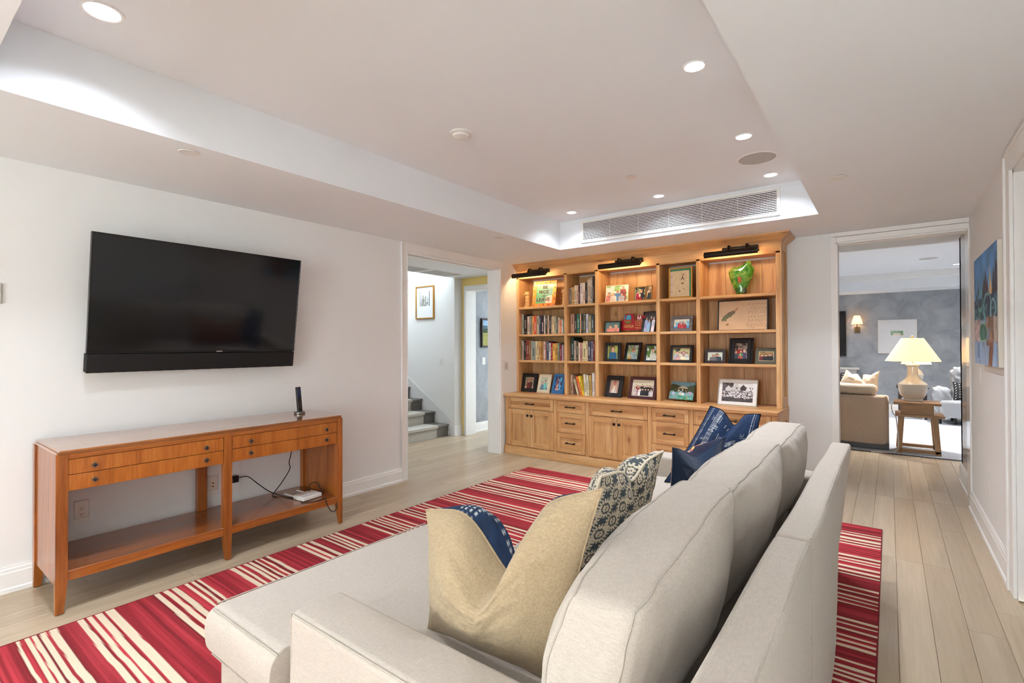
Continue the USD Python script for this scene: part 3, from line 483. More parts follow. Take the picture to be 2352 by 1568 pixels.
frame('framed_photo', 'cream frame with a photo of a dark-haired person in turquoise, on the counter', 'picture frame', (-3.645, 5.469, CT), -.04, .30, .2, .253, .042, crm, people_photo(2, ((226, 220, 196), (170, 184, 160)), [(.62, .66, .13, (120, 210, 200), (66, 48, 40), SK), (.26, .52, .1, (110, 140, 170), (150, 110, 80), SK)], (90, 120, 140)), step=.01)
frame('framed_photo', 'blue and black frame with a blue skier photo, beside the cream frame', 'picture frame', (-3.428, 5.472, CT), -.10, .33, .195, .268, .042, bluef, people_photo(3, ((60, 150, 214), (110, 190, 232), (70, 60, 90)), [(.34, .3, .15, (232, 160, 170), (196, 150, 140), SK), (.3, .84, .09, (150, 40, 50), (130, 40, 46), SK2)]), inner=blkm, prop=True)
frame('framed_photo', 'cream-edged photo panel of a family in pink, blue and white, top middle shelf', 'picture frame', (-2.581, 5.458, S1), .05, .16, .286, .205, .008, crm, people_photo(4, ((240, 222, 206), (252, 240, 230), (150, 190, 120)), [(.14, .5, .085, (232, 150, 140), (120, 60, 50), SK), (.34, .44, .085, (240, 226, 214), (190, 140, 110), SK), (.54, .6, .09, (90, 140, 190), (180, 120, 100), SK2), (.72, .42, .08, (200, 200, 210), (110, 90, 90), SK), (.78, .84, .08, (170, 90, 90), (150, 70, 70), SK)]))
tg = paint('bronze_double_frame', (150, 116, 70), .4, .4)
def second_leaf(t, R):
    g = lambda m: mv(mv(m, ang=-.10, axis=(1, 0, 0)), (.07, .0, 0), -.25)
    obj('frame', g(cat([box(.002, .012, 0, .012, 0, .168, .001), box(.066, .078, 0, .012, 0, .168, .001), box(.012, .066, 0, .012, 0, .012), box(.012, .066, 0, .012, .154, .168)])), tg, t, local=True)
    (v, f), c = sheet(.054, .142, people_photo(6, ((214, 186, 140), (236, 216, 180), (90, 96, 90)), [(.5, .7, .2, (60, 66, 80), (150, 100, 70), SK)], (110, 120, 120))); obj('picture', g((v + [.039, .005, .012], f)), M['print'], t, local=True, color=c)
frame('framed_photo', 'hinged bronze double photo frame at the right of the top middle shelf', 'picture frame', (-2.289, 5.454, S1), .10, .14, .141, .167, (.016, .012, .01, .014), tg, people_photo(5, ((130, 180, 190), (220, 190, 90), (40, 40, 46)), [(.3, .62, .13, (190, 30, 80), (50, 34, 30), SK), (.62, .66, .13, (40, 44, 56), (200, 140, 90), SK), (.46, .34, .13, (170, 40, 40), (230, 220, 210), (240, 230, 220))]), extra=second_leaf)
frame('framed_photo', 'small black frame with a photo of two people in pink, middle shelf', 'picture frame', (-2.656, 5.493, S2), .03, .17, .212, .142, (.014, .016, .012, .012), blkm, people_photo(7, ((84, 110, 110), (110, 140, 136)), [(.36, .5, .15, (224, 140, 120), (150, 110, 90), SK), (.74, .56, .16, (232, 150, 130), (212, 170, 120), SK)]))
frame('framed_photo', 'tall frameless dark photo of a group in white, leaning beside the red truck', 'picture frame', (-2.216, 5.494, S2), -.10, .30, .165, .253, .003, blkm, people_photo(8, ((30, 28, 28), (76, 74, 74)), [(.3, .66, .07, (170, 180, 214), (40, 30, 26), SK), (.52, .56, .07, (150, 190, 220), (90, 60, 40), SK), (.66, .7, .07, (60, 50, 50), (200, 150, 110), SK), (.86, .66, .07, (226, 220, 224), (150, 110, 80), SK)], (66, 64, 66)))
frame('framed_photo', 'black frame with a photo of a long-haired person in a denim jacket', 'picture frame', (-2.659, 5.509, S3), .06, .10, .201, .228, (.034, .04, .032, .036), blkm, people_photo(9, ((150, 160, 60), (190, 190, 90), (110, 110, 60)), [(.52, .7, .23, (26, 96, 136), (96, 52, 34), SK)]))
frame('framed_photo', 'black frame with thin silver edge and a photo of a person with a pumpkin', 'picture frame', (-2.424, 5.510, S3), -.16, .30, .213, .239, .034, blk, people_photo(10, ((110, 130, 70), (180, 190, 130), (200, 206, 196)), [(.56, .66, .2, (140, 160, 160), (150, 140, 140), (200, 130, 100)), (.3, .18, .1, (220, 150, 50), (220, 150, 50), (236, 176, 70))]), step=.002)
frame('framed_photo', 'black frame with a photo of a child in white among greenery', 'picture frame', (-2.182, 5.506, S3), -.07, .24, .17, .217, .022, blkm, people_photo(11, ((110, 150, 50), (70, 90, 50), (210, 220, 214)), [(.62, .66, .17, (206, 206, 190), (70, 56, 40), SK)], (226, 232, 226)))
frame('framed_photo', 'black frame with a photo of a person holding a spotted puppy, on the counter', 'picture frame', (-2.646, 5.476, CT), -.07, .31, .225, .269, .055, blkm, people_photo(12, ((150, 120, 104), (206, 176, 150)), [(.54, .76, .17, (206, 170, 160), (96, 60, 44), (204, 110, 90)), (.5, .42, .18, (236, 226, 214), (196, 140, 90), (240, 220, 196))]))
crowd = [(.12, .5, .06, (214, 200, 196), (110, 90, 80), SK), (.26, .54, .06, (150, 24, 40), (60, 40, 36), SK), (.36, .44, .06, (232, 230, 228), (80, 60, 50), SK)] + [(x, .62 + .05 * math.sin(x * 31), .06, (36, 40, 44), (70, 58, 48), SK) for x in (.2, .34, .46, .58, .7, .82, .93)] + [(x, .4, .06, (44, 46, 52), (50, 40, 36), SK) for x in (.5, .64, .78)] + [(.92, .38, .06, (220, 214, 216), (120, 90, 70), SK)]
frame('framed_photo', 'wide burgundy frame with a photo of a crowd in dark clothes, on the counter', 'picture frame', (-2.285, 5.480, CT), -.04, .29, .335, .265, .036, burg, people_photo(13, ((206, 196, 172), (226, 216, 190)), crowd, (130, 126, 104)), mat_c=(214, 206, 184), mat_w=.008)
def stamps(u, v):
    n = noise2(u, v, 10, 14)[..., None]; c = np.array((214, 190, 152.)) * (.94 + .12 * n)
    g = (v > .93) | (u > .92); c[g] = np.array((52, 132, 92)) * (.85 + .3 * n[g])
    for k in range(7):
        y = .9 - k * .135; a, b = (u - .075) / .05, (v - y + .04) / .048
        m = (np.abs(a) < 1) & (np.abs(b) < 1); c[m] = (214, 190, 190) if k % 2 else (226, 206, 186); r = a * a + b * b; c[m & (r < .7) & (r > .2)] = (160, 130, 150) if k % 2 else (188, 160, 150)
    ring = np.abs(np.hypot((u - .6) / 1.0, (v - .72) / .8) - .17) < .004; c[ring] = (150, 120, 84)
    for x, y, sx, sy in ((.63, .78, .05, .02), (.6, .68, .035, .05), (.55, .63, .02, .03), (.65, .62, .02, .035), (.6, .47, .06, .025), (.72, .55, .05, .006), (.46, .2, .04, .025), (.66, .27, .03, .015)): c[((u - x) / sx) ** 2 + ((v - y) / sy) ** 2 < .8 + .5 * n[..., 0]] = (92, 74, 56)
    sp = (noise2(u, v, 46, 15) > .66) & (u > .3) & (u < .85) & (v < .42); c[sp] = (150, 124, 92)
    return c
frame('framed_photo', 'tall gilt frame with green mount and small ink sketches, top of narrow fourth bay', 'picture frame', (-1.817, 5.445, S1), -.03, .012, .262, .335, .016, gold, stamps)
frame('framed_photo', 'grey wood frame with a photo of a raft party in red on blue water', 'picture frame', (-1.831, 5.495, S2), -.07, .24, .248, .18, .038, grw, people_photo(16, ((214, 206, 180), (230, 226, 206), (120, 190, 210)), [(.4, .62, .09, (190, 40, 50), (60, 40, 40), SK), (.58, .66, .09, (180, 50, 60), (40, 34, 40), SK), (.48, .46, .09, (206, 60, 60), (80, 50, 40), SK), (.68, .5, .09, (150, 40, 56), (60, 50, 60), SK)], (60, 140, 196)))
frame('framed_photo', 'black frame with thin gilt edge and a family photo, fourth bay third row', 'picture frame', (-1.839, 5.510, S3), 0, .21, .248, .198, .03, blkm, people_photo(17, ((176, 170, 120), (206, 200, 150), (70, 76, 60)), [(.24, .6, .1, (190, 200, 214), (120, 84, 60), SK), (.42, .56, .1, (226, 222, 200), (150, 110, 80), SK), (.62, .64, .1, (206, 170, 190), (110, 70, 56), SK), (.78, .54, .1, (214, 220, 214), (80, 60, 50), SK), (.3, .34, .09, (220, 170, 170), (140, 100, 80), SK), (.64, .34, .09, (230, 226, 190), (90, 60, 50), SK)]), inner=thin_gold, step=.001)
def garden(u, v):
    n = noise2(u, v, 9, 18)[..., None]; n2 = noise2(u, v, 30, 19)[..., None]
    c = np.array((120, 160, 172.)) * (.85 + .3 * n); hill = v < .74 + .1 * np.sin(u * 5 + 1) * (u < .4) + .14 * (u > .78) * (noise2(u, v * 0, 14, 3))
    c[hill] = (np.array((62, 66, 36)) * (.6 + .9 * n2))[hill]
    roof = (v < .78 - np.abs(u - .52) * .55) & (v > .62) & (np.abs(u - .52) < .2); c[roof] = (np.array((190, 180, 150)) * (.8 + .3 * n2))[roof]
    c[(np.abs(u - .52) < .17) & (v <= .62) & (v > .5)] = (52, 38, 26)
    w = v < .42 + .05 * np.sin(u * 17); c[w] = (np.array((120, 168, 168)) * (.7 + .7 * n2))[w]
    for x, y, s, q in ((.16, .33, .06, (190, 190, 220)), (.3, .36, .05, (90, 180, 180)), (.46, .32, .06, (226, 200, 190)), (.56, .3, .05, (232, 232, 224)), (.68, .33, .05, (120, 160, 200)), (.85, .36, .07, (178, 156, 186)), (.36, .5, .035, (230, 226, 206)), (.52, .55, .03, (220, 190, 160))): m = ((u - x) / s) ** 2 + ((v - y) / (s * 1.3)) ** 2 < .6 + .8 * n2[..., 0]; c[m] = (np.array(q) * (.85 + .3 * n))[m]
    m = (v < .22) & (noise2(u, v, 16, 21) > .48) & (u > .35); c[m] = (np.array((70, 150, 110)) * (.7 + .6 * n2))[m]
    return c
t = T('small_painting', 'unframed landscape painting of a pavilion and pool on a small easel', 'painting', (-1.848, 5.505, CT), -.20)
Rg = lambda m: mv(mv(m, (0, 0, .024)), ang=-.37, axis=(1, 0, 0))
obj('board', Rg(box(-.145, .145, .001, .007, 0, .204)), paint('board_edge', (60, 50, 44), .8), t, local=True)
(v, f), c = sheet(.29, .204, garden); obj('picture', Rg((v, f)), M['canvas'], t, local=True, color=c)
brass = paint('brass_wire', (206, 176, 110), .3, .9)
obj('easel', cat([tube([(x, -.012, .034), (x, -.016, .024), (x, -.01, .018), (x, -.004, .003), (x * .8, .11, .003)], .003, 6) for x in (-.075, .08)] + [tube([(x, .008, .024), (x * .5, .05, .14), (0, .09, .18), (0, .13, .003)], .003, 6) for x in (-.075, .08)]), brass, t, local=True)
def gator(u, v):
    n = noise2(u, v, 8, 24)[..., None]; c = np.array((206, 166, 126.)) * (.95 + .1 * n); rg = np.random.RandomState(4)
    def blob(x0, y0, x1, y1, r0, r1, col):
        px, py = (u - x0) * 1.55, v - y0; dx, dy = (x1 - x0) * 1.55, y1 - y0; t_ = np.clip((px * dx + py * dy) / (dx * dx + dy * dy), 0, 1); d = np.hypot(px - t_ * dx, py - t_ * dy); m = d < r0 + (r1 - r0) * t_; c[m] = (np.array(col) * (.8 + .4 * noise2(u, v, 60, 7)[..., None]))[m]
    blob(.30, .6, .39, .73, .03, .032, (176, 120, 76)); blob(.065, .32, .12, .38, .018, .05, (110, 106, 84)); blob(.1, .37, .25, .55, .055, .075, (104, 104, 58)); blob(.22, .54, .31, .61, .07, .06, (108, 92, 62))
    blob(.14, .38, .155, .31, .022, .018, (110, 100, 70)); blob(.22, .49, .255, .46, .02, .02, (110, 100, 70)); blob(.155, .17, .20, .19, .02, .03, (150, 108, 60)); blob(.17, .18, .2, .22, .01, .01, (60, 44, 30))
    for k in range(5): blob(.1 + .03 * k, .46 + .035 * k, .105 + .03 * k, .475 + .035 * k, .018, .012, (84, 72, 44))
    for k, y in enumerate((.87, .78, .71, .62, .56, .47, .42, .34, .29, .19, .13, .06)):                   # handwriting, too small to read
        x = .62 + (.05 if k in (1, 11) else 0.) - (.03 if k > 8 else 0)
        while x < (.72 if k in (1, 11) else .97):
            L = rg.uniform(.02, .055); ph = rg.uniform(0, 6); m = (u > x) & (u < x + L) & (np.abs(v - (y + .004 * np.sin(ph)) - .011 * np.sin((u - x) * 420 + ph)) < .006); c[m] = (112, 88, 70); x += L + rg.uniform(.014, .03)
    return c
frame('framed_photo', 'wide thin black frame with a drawing of a green reptile and handwritten lines', 'picture frame', (-1.202, 5.490, S2), -.02, .08, .486, .318, (.012, .014, .006, .012), blkm, gator)
frame('framed_photo', 'small dark brown frame with a photo of two people outdoors, right bay', 'picture frame', (-1.478, 5.509, S3), .05, .18, .209, .152, .03, dkb, people_photo(20, ((200, 214, 206), (222, 216, 190)), [(.38, .54, .14, (110, 110, 110), (150, 110, 90), SK2), (.64, .62, .17, (44, 66, 76), (70, 56, 44), SK2)]))
frame('framed_photo', 'large black stepped frame with a photo of children in coloured jackets', 'picture frame', (-1.229, 5.512, S3), -.05, .23, .235, .274, .055, blk, people_photo(21, ((96, 76, 62), (190, 180, 166), (60, 44, 38)), [(.34, .66, .09, (176, 30, 36), (70, 46, 36), SK), (.52, .66, .09, (170, 36, 44), (50, 36, 34), SK), (.5, .46, .1, (36, 140, 84), (60, 44, 40), SK), (.78, .48, .1, (76, 60, 100), (210, 206, 206), SK), (.48, .26, .1, (190, 70, 70), (60, 40, 36), SK), (.14, .42, .09, (50, 62, 70), (40, 36, 36), SK)], (176, 180, 172)), step=.018)
frame('framed_photo', 'olive frame with a thin cream inner edge and three people in evening dress', 'picture frame', (-.988, 5.513, S3), -.03, .22, .205, .165, .034, olive, people_photo(22, ((150, 110, 60), (196, 160, 100), (60, 50, 40)), [(.22, .6, .12, (130, 40, 60), (70, 56, 46), SK), (.48, .6, .13, (34, 34, 38), (46, 36, 30), SK), (.74, .64, .13, (30, 36, 40), (130, 100, 80), SK)]), inner=crm)
def crowd_bw(u, v):
    n = noise2(u, v, 14, 30)[..., None]; c = np.array((232, 228, 224.)) * (.97 + .05 * n)
    m = (u < .36) & (v > .5) & (noise2(u, v, 7, 31) > .3); c[m] = (np.array((90, 84, 84)) * (.5 + 1. * n))[m]
    for x, w_, y0, y1, col in ((.2, .09, .55, .86, (214, 208, 206)), (.45, .16, .55, .98, (206, 200, 196)), (.68, .09, .6, .92, (70, 62, 62))): m = (np.abs(u - x) < w_) & (v > y0) & (v < y1 - np.abs(u - x) * 1.6); c[m] = col
    for x, y in ((.46, .72), (.49, .72), (.78, .75), (.9, .74), (.97, .73), (.93, .6)): c[(np.abs(u - x) < .012) & (np.abs(v - y) < .04)] = (60, 54, 56)
    m = v < .56 + .03 * np.sin(u * 23); c[m] = (np.array((120, 112, 112)) * (.5 + 1. * n))[m]; rg = np.random.RandomState(8)
    for k in range(120):
        x, y = rg.rand(), .22 + .36 * rg.rand(); s = .02 + .012 * (1 - y); g = rg.choice([236, 220, 60, 180]); c[((u - x) / s) ** 2 + ((v - y + .05) / (s * 2.2)) ** 2 < 1] = (g, g * .98, g * .98); c[((u - x) / (s * .5)) ** 2 + ((v - y) / s) ** 2 < 1] = (196, 188, 184) if g < 200 else (84, 76, 76)
    m = v < .2 + .04 * np.sin(u * 7); c[m] = (np.array((74, 68, 70)) * (.7 + .7 * noise2(u, v, 6, 34)[..., None]))[m]
    return c
frame('framed_photo', 'large silver frame with a black and white photo of a crowd before houses', 'picture frame', (-1.255, 5.456, CT), -.04, .28, .385, .28, .01, silver, crowd_bw, mat_c=(236, 232, 228), mat_w=.032)
# the painted sign and its two carved neighbours, the truck plaque and the glass sculpture
def sign(u, v):
    n = noise2(u, v, 5, 40)[..., None]; n2 = noise2(u, v, 16, 41)[..., None]
    c = np.array((240, 170, 60.)) * (1 - n) + np.array((236, 120, 60.)) * n; m = noise2(u, v, 4, 44) > .55; c[m] = (np.array((244, 200, 90)) * (.9 + .2 * n2))[m]
    i = (u > .15) & (u < .85) & (v > .11) & (v < .86); g = np.array((104, 178, 120.)) * (1 - u[..., None]) + np.array((150, 186, 190.)) * u[..., None]; c[i] = (g * (.85 + .3 * n2))[i]; c[i & (np.hypot(u - .75, v - .22) < .2)] = (236, 226, 206)  # pale disc at lower right: glare on the sign put into its print
    rg = np.random.RandomState(3)
    for k in range(5):
        for x, y in ((.06 + .22 * k, .05), (.06 + .22 * k, .94), (.06, .05 + .22 * k), (.94, .05 + .22 * k)):
            r = np.hypot(u - x, v - y); c[r < .034] = ((226, 200, 190), (220, 90, 60), (236, 220, 140), (190, 120, 150))[rg.randint(4)]; c[(r < .022) & (u > x - .004)] = (96, 60, 60)
    return c
t = T('painted_sign', 'colourful framed painted sign with orange border reading be nice or leave', 'sign', (-3.612, 5.445, S1), .10)
Rs = lambda m: mv(m, ang=-.20, axis=(1, 0, 0))
obj('board', Rs(cat([box(-.172, .172, .001, .014, 0, .345, .002)])), paint('sign_edge', (176, 60, 40), .6), t, local=True)
(v, f), c = sheet(.344, .345, sign); obj('picture', Rs((v, f)), M['print'], t, local=True, color=c)
ink = paint('sign_lettering', (92, 30, 40), .5)
for k, (s, x, z, hh) in enumerate((('BE', -.03, .238, .042), ('NiCE', -.082, .175, .042), ('OR', -.03, .128, .022), ('LEAVE', -.11, .07, .042))):
    m = meshkit.text_mesh(s, hh, .0012, True); v = np.asarray(m.vertices); obj('lettering', Rs((np.c_[v[:, 0] * 1.1 + x, -v[:, 2] - .0006, v[:, 1] + z], m.faces)), ink, t, local=True)
carv = paint('carved_pale_wood', (226, 178, 120), .6, bump=.3, scale=90.)
def totem(x, y, label):
    t = T('carved_figure', label, 'figurine', (x, y, S1), group='carved wooden figures beside the painted sign')
    obj('base', box(-.036, .036, -.03, .03, 0, .016, .004), carv, t, local=True)
    obj('lower_body', lathe([(.0, .016), (.03, .018), (.036, .04), (.026, .062), (.036, .088), (.028, .1), (0, .1)], n=18), carv, t, local=True, smooth=50)
    obj('body', lathe([(.0, .098), (.022, .1), (.033, .122), (.028, .15), (.02, .158), (0, .158)], n=18), carv, t, local=True, smooth=50)
    obj('head', rbox((-.033, -.028, .155), (.033, .028, .2), .012, (3, 3, 3)), carv, t, local=True, smooth=True)
    obj('snout', cat([box(-.042, -.02, -.038, -.02, .162, .174, .004), box(-.012, .012, -.04, -.02, .166, .176, .004)]), carv, t, local=True)
    obj('cap', box(-.037, .037, -.03, .03, .196, .206, .004), carv, t, local=True)
totem(-3.875, 5.46, 'small carved wooden figure at the left end of the top left shelf'); totem(-3.315, 5.50, 'small carved wooden figure partly hidden right of the painted sign')
t = T('truck_plaque', 'red cut-out truck plaque with blue window, lettered OKRA, on a stand', 'ornament', (-2.44, 5.56, S2))
red = paint('truck_red', (168, 20, 28), .4)
P = lambda q: [(x - .13, z + .028) for x, z in q]
pl = lambda q, a, b: prism(P(q), a, b, 'xzy')
obj('body', pl([(0, 0), (.31, 0), (.31, .17), (.2, .17), (.2, .11), (.178, .11), (.165, .195), (.075, .2), (.05, .195), (.02, .12), (0, .115)], 0, .012), red, t, local=True)
obj('window', pl([(.062, .125), (.13, .125), (.132, .165), (.122, .18), (.09, .18), (.076, .172)], -.0015, 0), paint('truck_window', (70, 160, 190), .3), t, local=True)
obj('windscreen', pl([(.03, .125), (.05, .125), (.068, .182), (.062, .19), (.05, .182)], -.0015, 0), paint('truck_screen', (90, 130, 140), .3), t, local=True)
obj('pod', pl([(.045, .1), (.06, .086), (.1, .082), (.125, .088), (.138, .098), (.13, .106), (.09, .104)], -.002, 0), paint('okra_green', (96, 128, 50), .5), t, local=True)
gl = paint('sign_gold', (206, 160, 80), .4); wl = paint('sign_white', (236, 226, 220), .5)
for s, x, z, hh, mm in (('OKRA', .035, .03, .034, gl), ('M', .205, .122, .044, wl)):
    m = meshkit.text_mesh(s, hh, .0015, True); v = np.asarray(m.vertices); obj('lettering', (np.c_[v[:, 0] + x - .13, -v[:, 2], v[:, 1] + z + .028], m.faces), mm, t, local=True)
rg = random.Random(2); obj('small_print', cat([box(x - .13, x - .13 + rg.uniform(.004, .01), -.0012, 0, z + .028, z + .034 + rg.uniform(0, .003)) for z in (.108,) for x in np.arange(.045, .125, .012)] + [box(x - .13, x - .13 + rg.uniform(.005, .01), -.0012, 0, z + .028, z + .04) for z in (.02, .05, .075, .1) for x in np.arange(.185, .28, .013)]), gl, t, local=True)
obj('stand', cat([tube([(x, -.01, .035), (x, -.014, .025), (x, -.008, .003), (x, .07, .003)], .0035, 6) for x in (-.045, .08)]), brass, t, local=True)
# green glass sculpture: a slumped, folded triangular leaf of glass
gs = T('glass_sculpture', 'green glass sculpture shaped like a folded leaf on the top right shelf', 'sculpture', (-1.235, 5.56, S1))
out = np.array([(0, 0), (.045, .0), (.062, .05), (.09, .12), (.122, .2), (.14, .27), (.138, .3), (.115, .325), (.118, .36), (.105, .385), (.085, .378), (.055, .35), (.02, .328), (-.02, .315), (-.07, .318), (-.105, .3), (-.125, .268), (-.118, .22), (-.09, .14), (-.06, .08), (-.035, .03), (-.03, 0)]); out[:, 0] *= .93; out[:, 1] *= .93
k = len(out); ctr = np.array([0, .17]); rings = 12; V = []
for side in (-1, 1):
    for i in range(rings + 1):
        s = i / rings
        for p in out:
            q = ctr + (p - ctr) * s; bul = (1 - s ** 2.2); bow = .05 * np.sin(q[1] * 9) * .3 + .035 * (q[0] / .12) ** 2 - .02
            V.append((q[0], bow + side * (.006 + .03 * bul * (1 - .35 * q[1] / .36)) + .006 * meshkit.noise(np.array([q[0] * 30, q[1] * 30, side])), q[1] + .001))
V = np.array(V); Fq = []
for sd in (0, 1):
    o = sd * (rings + 1) * k
    for i in range(rings):
        for j in range(k):
            a, b = o + i * k + j, o + i * k + (j + 1) % k; q = [a, b, b + k, a + k]; Fq.append(q if sd else q[::-1])
o2 = (rings + 1) * k
for j in range(k): a, b = rings * k + j, rings * k + (j + 1) % k; Fq.append([a, b, b + o2, a + o2])
gm = material('green_glass', {'tc': ('texture_coordinate', {}), 'n': ('noise_texture', {'scale': 16., 'detail': 4., 'distortion': 1.}), 'r': ('rgb_ramp', {'ramp': [(.3, tuple(lin((30, 96, 34)))), (.48, tuple(lin((86, 190, 70)))), (.64, tuple(lin((196, 224, 120))))]}), 'p': ('principled_bsdf', {'roughness': .05, 'transmission_weight': .72, 'ior': 1.45, 'coat_weight': .6})}, [('tc.object', 'n.vector'), ('n.fac', 'r.fac'), ('r.color', 'p.base_color')])
obj('leaf', (V, np.array(Fq)), gm, gs, local=True, smooth=60)
obj('foot', mv(rbox((-.045, -.03, 0), (.06, .045, .085), .028, (4, 4, 4)), (0.006, 0.004, .0005)), paint('dark_green_glass', (18, 44, 20), .05, coat_weight=1.), gs, local=True, smooth=True)
obj('rust_streak', (lambda v, f: (v + [.0, -.034, .16], f))(*rbox((-.012, -.004, -.03), (.02, .004, .03), .0035, (4, 3, 4))), paint('rust_glass', (150, 80, 54), .1), gs, local=True, smooth=True)

# ================================================================ CONSOLE TABLE
CX0, CX1, CY0, CY1, CTZ = -4.005, -3.46, .632, 2.336, .855
cs = T('console_table', 'long amber wood console table with four slim drawers and a low shelf', 'console table', (-3.73, 1.484, 0))
CYm, CZm, CXm = M['cherry_y'], M['cherry_z'], M['cherry_x']
obj('table_top', cat([box(CX0, CX1 + .004, CY0 + .012, CY1 - .012, CTZ - .012, CTZ, .003), box(CX0 + .004, CX1 - .004, CY0 + .004, CY1 - .004, CTZ - .024, CTZ - .011, .003)]), M['cherry_top'], cs)
def leg(y0, y1, x0, x1, tl, tr, front):
    zt, zb, zs = CTZ - .022, 0.004, .165
    v = [(x0, y0, zt), (x1, y0, zt), (x1, y1, zt), (x0, y1, zt), (x0, y0, zs), (x1, y0, zs), (x1, y1, zs), (x0, y1, zs)]
    d = .016; b = [(x0 + (0 if not front else d), y0 + tl, zb), (x1 - (d if not front else 0), y0 + tl, zb), (x1 - (d if not front else 0), y1 - tr, zb), (x0 + (0 if not front else d), y1 - tr, zb)]
    m1 = trimesh.convex.convex_hull(np.array(v)); m2 = trimesh.convex.convex_hull(np.array(v[4:] + b)); obj('leg', cat([m1, m2]), CZm, cs)
for y0, y1, tl, tr in ((CY0, CY0 + .05, 0, .016), (1.455, 1.505, .013, .006), (CY1 - .044, CY1, .022, 0)):
    leg(y0, y1, CX1 - .045, CX1, tl, tr, True)
for y0, y1, tl, tr in ((CY0, CY0 + .05, 0, .016), (1.49, 1.55, .01, .01), (CY1 - .044, CY1, .022, 0)):
    leg(y0, y1, CX0, CX0 + .045, tl, tr, False)
obj('side_panel', box(CX0 + .045, CX1 - .045, CY0 + .008, CY0 + .026, .14, CTZ - .022), CZm, cs)
obj('side_panel', box(CX0 + .045, CX1 - .045, CY1 - .028, CY1 - .01, .165, CTZ - .022), CZm, cs)
obj('top_rail', box(CX1 - .03, CX1 - .003, CY0 + .05, CY1 - .044, .806, CTZ - .022, .002), CYm, cs)
obj('drawer_case', cat([box(CX0 + .03, CX1 - .026, CY0 + .05, 1.47, .64, .83), box(CX0 + .03, CX1 - .026, 1.49, CY1 - .044, .64, .83)]), CYm, cs)
fine = wood('ribbed_veneer', ((156, 84, 26), (180, 104, 38), (192, 118, 50)), 'z', 16., .3, 0., .3)
pew = paint('pewter', (128, 118, 108), .35, .8); inlay = paint('dark_inlay', (52, 40, 36), .3)
for y0, y1, ks in ((.683, 1.453, (.793, 1.35)), (1.507, 2.29, (1.627, 2.197))):
    for z0, z1, kz in ((.722, .804, .757), (.636, .72, .678)):
        d = obj('drawer', box(CX1 - .028, CX1 - .006, y0, y1, z0 + .0008, z1, .0015), fine, cs)
        for ky in ks:
            q = [(ky - .016, kz), (ky, kz - .016), (ky + .016, kz), (ky, kz + .016)]; q2 = [(ky + (a - ky) * .68, kz + (b - kz) * .68) for a, b in q]
            obj('knob', cat([prism(q, CX1 - .007, CX1 + .008, 'yzx'), cyl((CX1 - .01, ky, kz), (CX1 + .002, ky, kz), .006, 8)]), pew, d); obj('knob_inlay', prism(q2, CX1 + .007, CX1 + .0092, 'yzx'), inlay, d)
shm = wood('shelf_veneer', ((126, 66, 26), (150, 84, 36), (164, 96, 46)), 'y', 9., .2, 0., .6)
obj('shelf', box(CX0 + .02, CX1 - .012, CY0 + .02, CY1 - .02, .195, .217, .002), shm, cs)
obj('shelf_apron', cat([box(CX1 - .03, CX1 - .006, CY0 + .05, 1.456, .165, .215, .002), box(CX1 - .03, CX1 - .006, 1.504, CY1 - .044, .165, .215, .002), box(CX0 + .01, CX0 + .03, CY0 + .04, CY1 - .04, .165, .215, .002)]), CYm, cs)
# ---------------------------------------------------------------- phone, router, cables, outlets
ph = T('cordless_phone', 'slim black cordless phone standing in a round steel dock on the console table', 'phone', (-3.80, 2.17, CTZ))
obj('dock', lathe([(0, 0), (.04, 0), (.042, .004), (.042, .014), (.038, .018), (.034, .02), (0, .021)]), M['steel'], ph, local=True, smooth=40)
obj('dock_foot', lathe([(0, -.0), (.043, 0), (.043, .003), (0, .003)]), M['black'], ph, local=True)
R_ = lambda m: mv(mv(m, ang=-.10, axis=(0, 1, 0)), (0.006, 0, .012), .35)
obj('handset', R_(rbox((-.009, -.023, 0), (.009, .023, .205), .005, (3, 4, 8))), M['black'], ph, local=True, smooth=True)
obj('screen', R_(box(.0085, .0098, -.0185, .0185, .115, .192, .0004)), paint('phone_screen', (46, 56, 92), .12), ph, local=True)
obj('keypad', R_(cat([box(.0088, .0102, -.017 + .012 * i, -.008 + .012 * i, .035 + .016 * k, .045 + .016 * k, .0004) for i in range(3) for k in range(5)])), paint('phone_keys', (52, 52, 58), .4), ph, local=True)
ro = T('router', 'white wireless router lying on the console shelf with two flat antennas', 'router', (-3.63, 2.135, .217), .1)
wp = M['white_plastic']
obj('case', rbox((-.055, -.085, 0.002), (.07, .085, .034), .008, (5, 6, 3)), wp, ro, local=True, smooth=True)
obj('lid_step', cat([box(-.05, .02, -.08, .08, .0335, .0365, .0015)]), wp, ro, local=True)
for y in (-.06, .05): obj('antenna', cat([box(-.2, -.055, y - .008, y + .008, .012, .021, .003), box(-.07, -.05, y - .009, y + .009, .008, .026, .003)]), wp, ro, local=True)
blackcord = paint('black_cord', (24, 22, 22), .5)
def cord(name, label, pts, r=.0035, mat=None, cat_='cable'):
    P = np.array(pts, float); t = np.linspace(0, len(P) - 1, len(P) * 7); from_ = np.clip(t.astype(int), 0, len(P) - 2); u = (t - from_)[:, None]
    p = [P[np.clip(from_ + k, 0, len(P) - 1)] for k in (-1, 0, 1, 2)]; C = .5 * ((2 * p[1]) + (-p[0] + p[2]) * u + (2 * p[0] - 5 * p[1] + 4 * p[2] - p[3]) * u ** 2 + (-p[0] + 3 * p[1] - 3 * p[2] + p[3]) * u ** 3)
    o = obj(name, tube(C, r, 7), mat or blackcord, None, smooth=True); tag(o.path, label, cat_); return o
